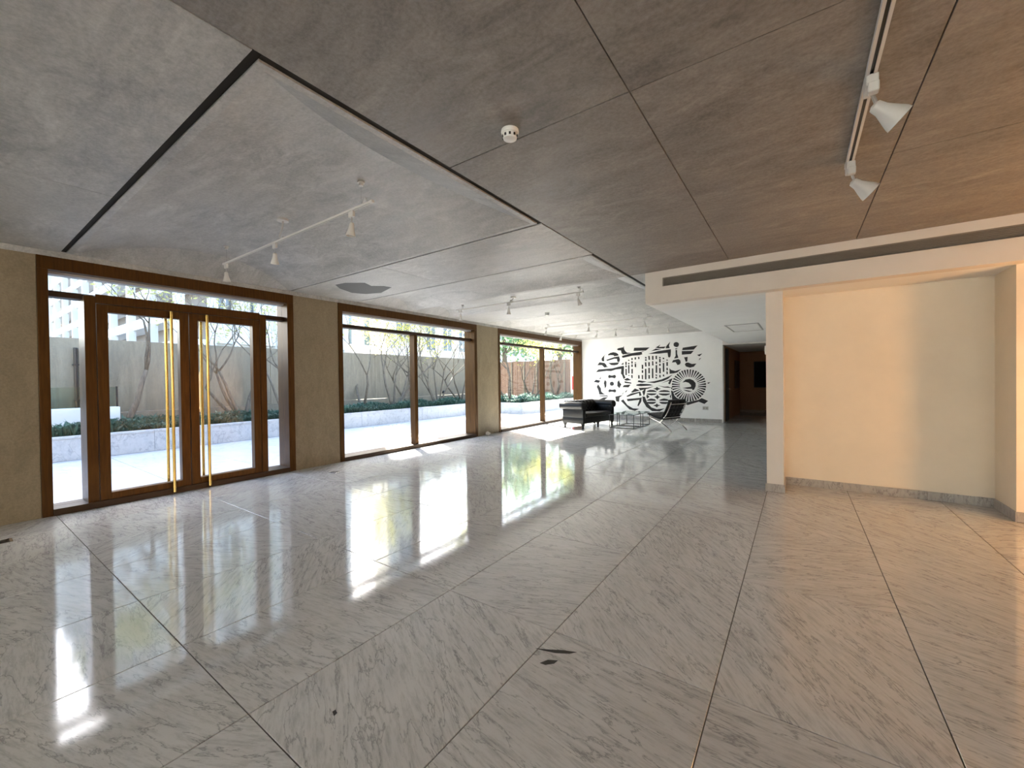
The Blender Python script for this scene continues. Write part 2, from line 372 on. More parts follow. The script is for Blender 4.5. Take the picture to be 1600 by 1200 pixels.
# ---- glazed wall: concrete piers and header
wall_left = thing('wall_left', 'concrete window wall with warm brown piers between bronze frames', 'wall', (WX, 4, 0), kind='structure')
OPEN = [(0.672, 3.435), (4.235, 8.115), (9.03, 14.385)]
ed = [-7.2] + [v for o in OPEN for v in o] + [YB]
for a, b in zip(ed[0::2], ed[1::2]):
    if b-a > 0.04: MB().box(-7.15, WX, a, b, -0.2, 2.89, c=0.004).build('pier', X['pier_concrete'], wall_left)
MB().box(-7.15, WX, -7.2, YB+0.35, 2.89, 3.5).build('header_band', X['ceiling_concrete'], wall_left)
wall_back = MB().box(-7.15, -1.95, YB, YB+0.30, -0.006, 3.239).build('wall_back', X['white_paint'])
tag(wall_back, 'white painted end wall carrying the black mural', 'wall', kind='structure')
wall_rear = MB().box(-7.15, 4.8, -7.2, -7.0, -0.2, 3.5).build('wall_rear', X['white_paint']); tag(wall_rear, 'white wall closing the room behind the viewer', 'wall', kind='structure')
wall_east = MB().box(4.6, 4.8, -7.0, 6.4, -0.2, 3.5).build('wall_right', X['white_paint']); tag(wall_east, 'white side wall facing the windows', 'wall', kind='structure')

# ---- niche wall on the right
nw = thing('wall_niche', 'cream wall with shallow recessed niche below the white bulkhead', 'wall', (0.7, 6.6, 0), kind='structure')
MB().box(-0.33, -0.15, 6.07, 6.6, 0, 2.51).build('pillar', X['bulkhead_paint'], nw)
MB().box(-0.33, 1.90, 6.6, 6.75, 0, 2.51).build('niche_back', X['niche_paint'], nw)
MB().box(1.74, 4.6, 6.07, 6.6, 0, 2.51).build('front_panel', X['niche_paint'], nw)
MB().box(-0.33, -0.15, 6.75, 19.0, 0, 2.51).build('hall_side', X['bulkhead_paint'], nw)
sk = thing('baseboard_right', 'grey marble skirting slabs along the niche and pillar', 'skirting', (0.7, 6.5, 0), kind='structure')
def skirt(x0, x1, y0, y1, par, h=0.10): return MB().box(x0, x1, y0, y1, 0.001, h, c=0.002).build('skirting_slab', X['skirting_marble'], par)
skirt(-0.345, -0.138, 6.052, 6.068, sk); skirt(-0.148, -0.138, 6.07, 6.585, sk)
for a, b in zip([-0.137, 0.47, 1.22], [0.467, 1.217, 1.727]): skirt(a, b, 6.585, 6.599, sk)
skirt(1.728, 1.739, 6.052, 6.598, sk)
for a, b in zip([1.741, 2.6, 3.5], [2.597, 3.497, 4.599]): skirt(a, b, 6.055, 6.069, sk)
skb = thing('baseboard_back', 'grey marble skirting along the foot of the mural wall', 'skirting', (-4.4, YB, 0), kind='structure')
for k in range(6): skirt(-6.78+0.803*k, -6.78+0.80*(k+1), YB-0.018, YB-0.001, skb, 0.11)

# ---- dropped white bulkhead with air grille slot
bh = thing('trim_1', 'white dropped bulkhead with a long slot air grille in its face', 'bulkhead', (1.4, 5.88, 2.51), kind='structure')
ZB = 2.51
MB().box(-1.78, 4.6, 5.88, 6.05, ZB, 2.728).build('bulkhead_lower_face', X['bulkhead_paint'], bh)
MB().box(-1.78, 4.6, 5.88, 6.05, 2.849, 3.238).build('bulkhead_upper_face', X['bulkhead_paint'], bh)
MB().box(-1.78, -1.545, 5.88, 6.05, 2.728, 2.849).build('bulkhead_end', X['bulkhead_paint'], bh)
MB().box(4.0, 4.6, 5.88, 6.05, 2.728, 2.849).build('bulkhead_end', X['bulkhead_paint'], bh)
MB().box(-1.78, 4.6, 6.05, YB, ZB, 3.238).build('soffit', X['white_paint'], bh)
MB().box(-1.95, -0.33, YB, 19.2, 2.47, 3.238).build('hall_ceiling', X['bulkhead_paint'], bh)
gr = thing('air_grille', 'long dark slotted air grille set in the white bulkhead face', 'air vent', (1.2, 5.9, 2.73))
MB().box(-1.543, 3.998, 6.03, 6.048, 2.73, 2.847).build('back_plate', X['dark_slot'], gr)
MB().box(-1.543, 3.998, 5.884, 5.90, 2.729, 2.735).box(-1.543, 3.998, 5.884, 5.90, 2.842, 2.848).box(-1.544, -1.538, 5.884, 5.90, 2.735, 2.842).build('grille_frame', X['slat_paint'], gr)
for k in range(6):
    z = 2.749 + k*0.0165
    MB().obox(Matrix.Translation((1.2275, 5.905, z)) @ Matrix.Rotation(R(-25), 4, 'X'), 5.53, 0.028, 0.0035).build('slat', X['slat_paint'], gr)
ap = thing('access_panel', 'flush white access hatch in the white soffit', 'hatch', (-0.93, 10.0, ZB))
MB().box(-1.20, -0.66, 9.35, 10.75, ZB-0.006, ZB-0.001).build('hatch_panel', X['white_paint'], ap)
MB().box(-1.23, -1.205, 9.32, 10.78, ZB-0.012, ZB-0.001).box(-0.655, -0.63, 9.32, 10.78, ZB-0.012, ZB-0.001).box(-1.205, -0.655, 9.32, 9.345, ZB-0.012, ZB-0.001).box(-1.205, -0.655, 10.755, 10.78, ZB-0.012, ZB-0.001).build('hatch_frame', X['grey_plastic'], ap)

# ---- dark hall beyond the mural wall
hall = thing('wall_hall', 'dim brown hall walls beyond the end of the mural wall', 'wall', (-1.2, 19, 0), kind='structure')
MB().box(-2.6, 0.0, 19.0, 19.2, 0, 2.47).build('hall_back', X['hall_paint'], hall)
MB().box(-2.25, -1.95, YB+0.30, 19.0, 0, 2.47).build('hall_left', X['hall_paint'], hall)
MB().box(-1.95, -0.33, 18.98, 18.999, 0.001, 0.12).build('hall_skirting', X['bronze_dark'], hall)
dl = thing('door_2', 'black open door leaf at the mouth of the dim hall', 'door', (-1.92, 15.2, 0), kind='structure')
MB().box(-1.948, -1.905, YB+0.55, 15.45, 0.01, 2.40, c=0.003).build('door_leaf', X['black_paint'], dl)
MB().cyl((-1.905, 15.35, 1.05), (-1.86, 15.35, 1.05), 0.009, n=8).cyl((-1.862, 15.35, 1.05), (-1.862, 15.23, 1.05), 0.009, n=8).build('door_handle', X['steel'], dl)
tv = thing('wall_screen', 'black flat screen hanging on the brown hall back wall', 'screen', (-1.0, 18.99, 1.0))
MB().box(-1.45, -0.50, 18.94, 18.995, 1.02, 2.06, c=0.008).build('screen_body', X['black_paint'], tv)
MB().box(-1.42, -0.53, 18.936, 18.941, 1.05, 2.03).build('screen_glass', X['black_screen'], tv)
pc = thing('picture', 'dark red framed picture hanging on the hall wall', 'picture', (-1.945, 17.9, 1.0))
MB().box(-1.949, -1.92, 17.3, 18.6, 1.02, 2.08, c=0.004).build('picture_frame', X['bronze_dark'], pc)
MB().box(-1.921, -1.914, 17.36, 18.54, 1.08, 2.02).build('picture_panel', X['picture_dark'], pc)
hl = thing('hall_fill_lamp', 'small unseen warm dome lamp added on the hall ceiling as fill light', 'lamp', (-0.6, 16.4, 2.47))  # lamp added behind the pillar, out of view, to light the hall
MB().cyl((-0.6,16.4,2.44), (-0.6,16.4,2.469), 0.12, n=20).build('lamp_base', X['white_metal'], hl)
MB().ball((-0.6,16.4,2.42), 0.10, 10, sz=0.5).build('lamp_dome', emit('hall_glow', (1.0,0.55,0.25), 0.7), hl, smooth='all')

# ---- glass roof added behind the viewer to fill the room with daylight
gr_ = thing('fill_roof_light', 'added glass roof behind the viewer for fill daylight, steel beams and clear panes', 'roof light', (-1.2, -4, 3.5), kind='structure')
for k in range(7): x = -6.8+1.9*k; MB().box(x-0.05, x+0.05, -7.0, YA, 3.36, 3.5).build('roof_beam', X['white_metal'], gr_)
for k in range(6): x = -6.75+1.9*k; MB().box(x, x+1.8, -7.0, YA, 3.44, 3.452).build('roof_pane', X['glass'], gr_)
# ================================================================== GLAZING
def frame_opening(o, y0, y1):
    D0 = WX+0.012; D1 = -7.13
    MB().box(D1, D0, y0+0.001, y0+0.085, 0.0, 2.745, c=0.003).build('jamb', X['bronze'], o)
    MB().box(D1, D0, y1-0.10, y1-0.001, 0.0, 2.745, c=0.003).build('jamb', X['bronze'], o)
    MB().box(D1, D0, y0+0.001, y1-0.001, 2.745, 2.889, c=0.003).build('head', X['bronze'], o)
    MB().box(-7.13, WX+0.03, y0+0.085, y1-0.10, 0.001, 0.075, c=0.003).build('sill', X['bronze_dark'], o)
    MB().box(-7.05, -6.89, y0+0.085, y1-0.10, 2.462, 2.528, c=0.002).build('transom_bar', X['bronze_dark'], o)
    MB().box(-7.04, -6.90, y0+0.085, y1-0.10, 2.718, 2.746).build('glazing_bead', X['grey_plastic'], o)
GX0, GX1 = -6.972, -6.960
def pane(o, y0, y1, z0, z1, name='pane'): return MB().box(GX0, GX1, y0, y1, z0, z1).build(name, X['glass'], o)
def window(name, y0, y1, ym, label):
    o = thing(name, label, 'window', (WX, (y0+y1)/2, 0), kind='structure')
    frame_opening(o, y0, y1)
    for y in ym: MB().box(-7.0, -6.845, y-0.045, y+0.045, 0.075, 2.462, c=0.003).build('mullion', X['bronze'], o)
    pane(o, y0+0.085, y1-0.10, 2.528, 2.72)
    e = [y0+0.085] + [v for y in ym for v in (y-0.045, y+0.045)] + [y1-0.10]
    for a, b in zip(e[0::2], e[1::2]): pane(o, a, b, 0.075, 2.462)
    return o
window('window_1', 4.235, 8.115, [6.10], 'two-light bronze framed window between the two bare concrete piers')
window('window_2', 9.03, 14.385, [11.6], 'bronze framed window beside the mural wall, behind the sofa')

door = thing('door_1', 'bronze double entrance door with glazed leaves, sidelights and transom light', 'door', (WX, 2.05, 0), kind='structure')
frame_opening(door, 0.672, 3.435)
for a, b in ((1.03, 1.125), (2.925, 3.01)): MB().box(-7.13, WX+0.008, a, b, 0.0, 2.50, c=0.003).build('post', X['bronze'], door)
MB().box(-7.08, WX+0.006, 1.125, 2.925, 2.425, 2.53, c=0.003).build('door_head', X['bronze'], door)
pane(door, 0.757, 3.335, 2.528, 2.72, 'transom_pane'); pane(door, 0.757, 1.03, 0.075, 2.462, 'sidelight_pane'); pane(door, 3.01, 3.335, 0.075, 2.462, 'sidelight_pane')
for (a, b, hy, hs) in ((1.132, 2.022, 1.82, 1), (2.030, 2.918, 2.215, -1)):
    lf = MB(); x0, x1 = -6.90, WX+0.004; t = 0.098
    lf.box(x0, x1, a, a+t, 0.012, 2.418, c=0.003).box(x0, x1, b-t, b, 0.012, 2.418, c=0.003)
    lf.box(x0, x1, a+t, b-t, 0.012, 0.155, c=0.003).box(x0, x1, a+t, b-t, 2.325, 2.418, c=0.003)
    lo = lf.build('door_leaf', X['bronze'], door)
    MB().box(-6.862, -6.852, a+t, b-t, 0.155, 2.325).build('leaf_pane', X['glass'], lo)
    for xs in (-6.735, -6.965):
        h = MB(); h.cyl((xs, hy, 0.03 if xs > -6.9 else 0.12), (xs, hy, 2.405 if xs > -6.9 else 2.35), 0.0175, n=14)
        for z in ((0.08, 2.37) if xs > -6.9 else (0.14, 2.335)): h.cyl((xs, hy, z), (WX+0.005 if xs > -6.9 else -6.9, hy, z), 0.009, n=8)
        h.build('pull_handle', X['brass'], lo, smooth=True)
    fl_ = MB(); fl_.cyl((WX+0.012, (b-0.03 if hs > 0 else a+0.03), 0.02), (WX+0.012, (b-0.03 if hs > 0 else a+0.03), 0.055), 0.009, n=8); fl_.build('floor_bolt', X['steel'], lo)
# ================================================================== CEILING FITTINGS
def spot_head(par, px, py, pz, tilt=(0,0), scale=1.0, loc_z_track=0.0):
    """adapter box under the track, stem and tapered lamp head aimed by tilt"""
    h = MB(); s = scale
    h.box(px-0.045*s, px+0.045*s, py-0.017*s, py+0.017*s, pz-0.075*s, pz-0.005, c=0.004)
    ho = h.build('spotlight', X['white_metal'], par, local=True)
    st = MB(); st.cyl((px, py, pz-0.075*s), (px, py, pz-0.15*s), 0.007*s, n=8); st.box(px-0.012*s, px+0.012*s, py-0.02*s, py+0.02*s, pz-0.165*s, pz-0.145*s); st.build('stem', X['grey_plastic'], ho, local=True)
    M = Matrix.Translation((px, py, pz-0.16*s)) @ Matrix.Rotation(tilt[0], 4, 'X') @ Matrix.Rotation(tilt[1], 4, 'Y')
    b = MB(); b.lathe([(0.018*s,0.02*s),(0.026*s,0.012*s),(0.030*s,-0.03*s),(0.036*s,-0.06*s),(0.055*s,-0.125*s),(0.056*s,-0.135*s),(0.050*s,-0.135*s),(0.046*s,-0.118*s)], M, 18)
    b.build('lamp_head', X['white_metal'], ho, smooth=True, local=True)
    l = MB(); l.lathe([(0.001,-0.116*s),(0.046*s,-0.117*s),(0.046*s,-0.1195*s),(0.001,-0.1205*s)], M, 18); l.build('lens', X['lens'], ho, local=True)
    return ho
def track(name, label, y, x0, x1, z, ztop, heads, hangers, feed=None, group=None):
    t = thing(name, label, 'track light', ((x0+x1)/2, y, z), group=group); cx = (x0+x1)/2
    L0, L1 = x0-cx, x1-cx
    b = MB(); b.prism([(-0.010,-0.009),(-0.004,-0.009),(-0.004,0.003),(0.004,0.003),(0.004,-0.009),(0.010,-0.009),(0.010,0.009),(-0.010,0.009)], 'x', L0, L1)
    b.build('track_rail', X['white_metal'], t, local=True)
    MB().box(L0+0.01, L1-0.01, -0.004, 0.004, -0.005, 0.003).build('track_slot', X['black_metal'], t, local=True)
    for q0 in (L0-0.03, L1): MB().box(q0, q0+0.03, -0.013, 0.013, -0.012, 0.012, c=0.003).build('end_cap', X['white_metal'], t, local=True)
    for hx in hangers:
        lx = hx-cx; zt = ztop-z
        c = MB(); c.cyl((lx,0,zt-0.035),(lx,0,zt-0.012),0.018,n=14).cyl((lx,0,zt-0.012),(lx,0,zt),0.03,n=14); co = c.build('ceiling_cup', X['white_metal'], t, local=True)
        MB().cyl((lx,0,0.016),(lx,0,zt-0.03),0.002,n=6).build('suspension_wire', X['steel'], co, local=True)
        lp = MB(); lp.tube([(lx+0.045+0.032*math.cos(a*math.pi/7), 0, 0.016+0.045*math.sin(a*math.pi/7)) for a in range(8)], 0.004, 6); lp.build('wire_loop', X['grey_plastic'], co, local=True)
    if feed is not None:
        lx = feed-cx; zt = ztop-z
        c = MB(); c.cyl((lx+0.03,0,zt-0.02),(lx+0.03,0,zt+0.004),0.055,n=18); co = c.build('feed_canopy', X['white_metal'], t, local=True)
        q = MB(); pts = [(lx+0.03,0,zt-0.02),(lx+0.03,0,zt*0.75),(lx+0.0,0,zt*0.45),(lx-0.045,0,zt*0.25),(lx-0.05,0,0.035),(lx-0.02,0,0.022),(lx+0.03,0,0.02)]
        q.tube(pts, 0.009, 8); q.build('feed_cable', X['grey_plastic'], co, smooth=True, local=True)
    for hx, tl in heads: spot_head(t, hx-cx, 0, -0.008, tl, 0.74)
    return t
track('track_light', 'white track with three spotlights hanging under the largest vault over the entrance doors', 2.12, -5.85, -2.90, 2.945, 3.148,
      [(-5.80,(0.05,0.0)), (-4.55,(0.15,0.35)), (-3.17,(-0.05,0.12))], [-5.78, -3.03], -4.40)
track('track_light', 'white track with three spotlights hanging in the second narrow vault beyond the damp stain', 6.475, -5.95, -3.05, 2.955, 3.05,
      [(-5.86,(0,0.0)), (-4.60,(0.1,0.1)), (-3.12,(0.1,-0.35))], [-5.80, -3.10], -4.52)
track('track_light', 'white track with three spotlights in the far vault before the last track', 10.22, -6.05, -2.95, 2.955, 3.05,
      [(-5.95,(0,0.2)), (-4.62,(0,0.1)), (-3.12,(0,0))], [-5.9, -3.05], -4.5)
track('track_light', 'long white track with five spotlights hanging closest to the mural wall', 11.88, -6.45, -2.86, 2.955, 3.05,
      [(-6.35,(0,0.3)), (-5.10,(0,0.3)), (-4.50,(0,0)), (-3.55,(0,0)), (-2.98,(0.1,-0.1))], [-6.3, -3.2], -4.0)
# surface mounted track on the right half of the ceiling, running along the room
t = thing('track_light', 'white surface-mounted track with two spotlights on the flat ceiling near the bulkhead', 'track light', (0.30, 2.6, H))
tz = -0.006
b = MB(); b.box(-0.021,-0.008,-2.4,1.12,-0.036,tz).box(0.008,0.021,-2.4,1.12,-0.036,tz).box(-0.008,0.008,-2.4,1.12,-0.014,tz); b.build('track_rail', X['white_metal'], t, local=True)
MB().box(-0.0079,0.0079,-2.39,1.11,-0.024,-0.0142).build('track_slot', X['black_metal'], t, local=True)
MB().box(-0.024,0.024,1.12,1.15,-0.038,tz, c=0.003).build('end_cap', X['white_metal'], t, local=True)
def side_head(par, y, s=1.0):
    h = MB(); h.box(-0.02,0.028,y-0.07*s,y+0.055*s,-0.085*s,-0.03,c=0.006); h.box(-0.014,0.03,y-0.075*s,y-0.03*s,-0.12*s,-0.07*s,c=0.006)
    ho = h.build('spotlight', X['white_metal'], par, local=True)
    MB().cyl((0.012,y+0.03,-0.075*s),(0.035,y+0.035,-0.155*s),0.009,n=8).build('stem', X['grey_plastic'], ho, local=True)
    M = Matrix.Translation((0.035,y+0.035,-0.155*s)) @ Matrix.Rotation(R(-48), 4, 'Y') @ Matrix.Rotation(R(12), 4, 'X')
    bb = MB(); bb.lathe([(0.012,0.028*s),(0.028*s,0.018*s),(0.032*s,-0.02*s),(0.060*s,-0.10*s),(0.064*s,-0.118*s),(0.058*s,-0.118*s),(0.05*s,-0.098*s)], M, 18); bb.build('lamp_head', X['white_metal'], ho, smooth=True, local=True)
    MB().lathe([(0.001,-0.094*s),(0.05*s,-0.096*s),(0.05*s,-0.099*s),(0.001,-0.10*s)], M, 18).build('lens', X['lens'], ho, local=True)
side_head(t, 0.12); side_head(t, 1.10)

def smoke(loc, label, s=1.0):
    o = thing('smoke_detector', label, 'smoke detector', loc, group=None)
    MB().lathe([(0.052*s,0),(0.054*s,-0.012*s),(0.050*s,-0.022*s)], None, 24).build('base', X['white_plastic'], o, smooth=True, local=True)
    MB().lathe([(0.046*s,-0.022*s),(0.047*s,-0.034*s),(0.040*s,-0.052*s),(0.028*s,-0.058*s),(0.001,-0.059*s)], None, 24).build('dome', X['white_plastic'], o, smooth=True, local=True)
    for k in range(10):
        a = 2*math.pi*k/10; M = Matrix.Rotation(a, 4, 'Z') @ Matrix.Translation((0.0455*s, 0, -0.040*s))
        MB().obox(M, 0.004*s, 0.012*s, 0.014*s).build('vent_slot', X['black_metal'], o, local=True)
    MB().box(0.046*s,0.064*s,-0.008*s,0.008*s,-0.014*s,-0.002*s,c=0.002).build('locking_tab', X['white_plastic'], o, local=True)
    return o
o = smoke((-1.41, 2.02, H), 'white smoke detector on the flat ceiling beside a panel joint'); o.rotation_euler.z = R(160)
smoke((-4.63, 8.0, H), 'white smoke detector on the flat ceiling band before the far tracks')

# ================================================================== SMALL FLOOR AND WALL FITTINGS
def floor_box(x, y, label, rz):
    o = thing('floor_outlet', label, 'floor outlet', (x, y, 0.0), rz)
    MB().box(-0.07,0.07,-0.06,0.06,0.0005,0.005,c=0.0015).build('frame', X['steel'], o, local=True)
    MB().box(-0.052,0.052,-0.042,0.042,0.005,0.0075,c=0.001).build('lid', X['black_metal'], o, local=True)
floor_box(-6.08, 0.355, 'dark flush floor outlet by the pier beside the entrance doors', 0.0)
floor_box(-6.11, 3.70, 'flush floor outlet in front of the pier between doors and window', 0.3)
pp = MB(); rnd = random.Random(8); pp.ball((0,0,0.05), 0.06, 10, sz=0.8); pp.v = [(x*(1+0.25*rnd.uniform(-1,1)), y*(1+0.25*rnd.uniform(-1,1)), max(0.0, z*(1+0.25*rnd.uniform(-1,1)))) for x,y,z in pp.v]
o = pp.build('crumpled_paper', X['crumple_paper']); o.location = (-6.66, 8.36, 0.002); tag(o, 'crumpled pale ball lying at the foot of the concrete pier', 'paper')
so = thing('wall_socket', 'small white double socket plate on the mural wall', 'socket', (-2.46, YB, 0.40))
MB().box(-2.545,-2.375,YB-0.012,YB-0.001,0.40,0.51,c=0.003).build('plate', X['grey_plastic'], so)
for x in (-2.505, -2.42): MB().box(x-0.022,x+0.022,YB-0.015,YB-0.012,0.43,0.48,c=0.001).build('socket_insert', X['slat_paint'], so)
sw = thing('wall_control', 'small white control box on the pillar side facing the hall', 'control box', (-0.34, 6.3, 1.75))
MB().box(-0.352,-0.331,6.20,6.30,1.74,1.85,c=0.004).build('box_body', X['white_plastic'], sw)
MB().box(-0.356,-0.352,6.22,6.28,1.77,1.82).build('button', X['grey_plastic'], sw)

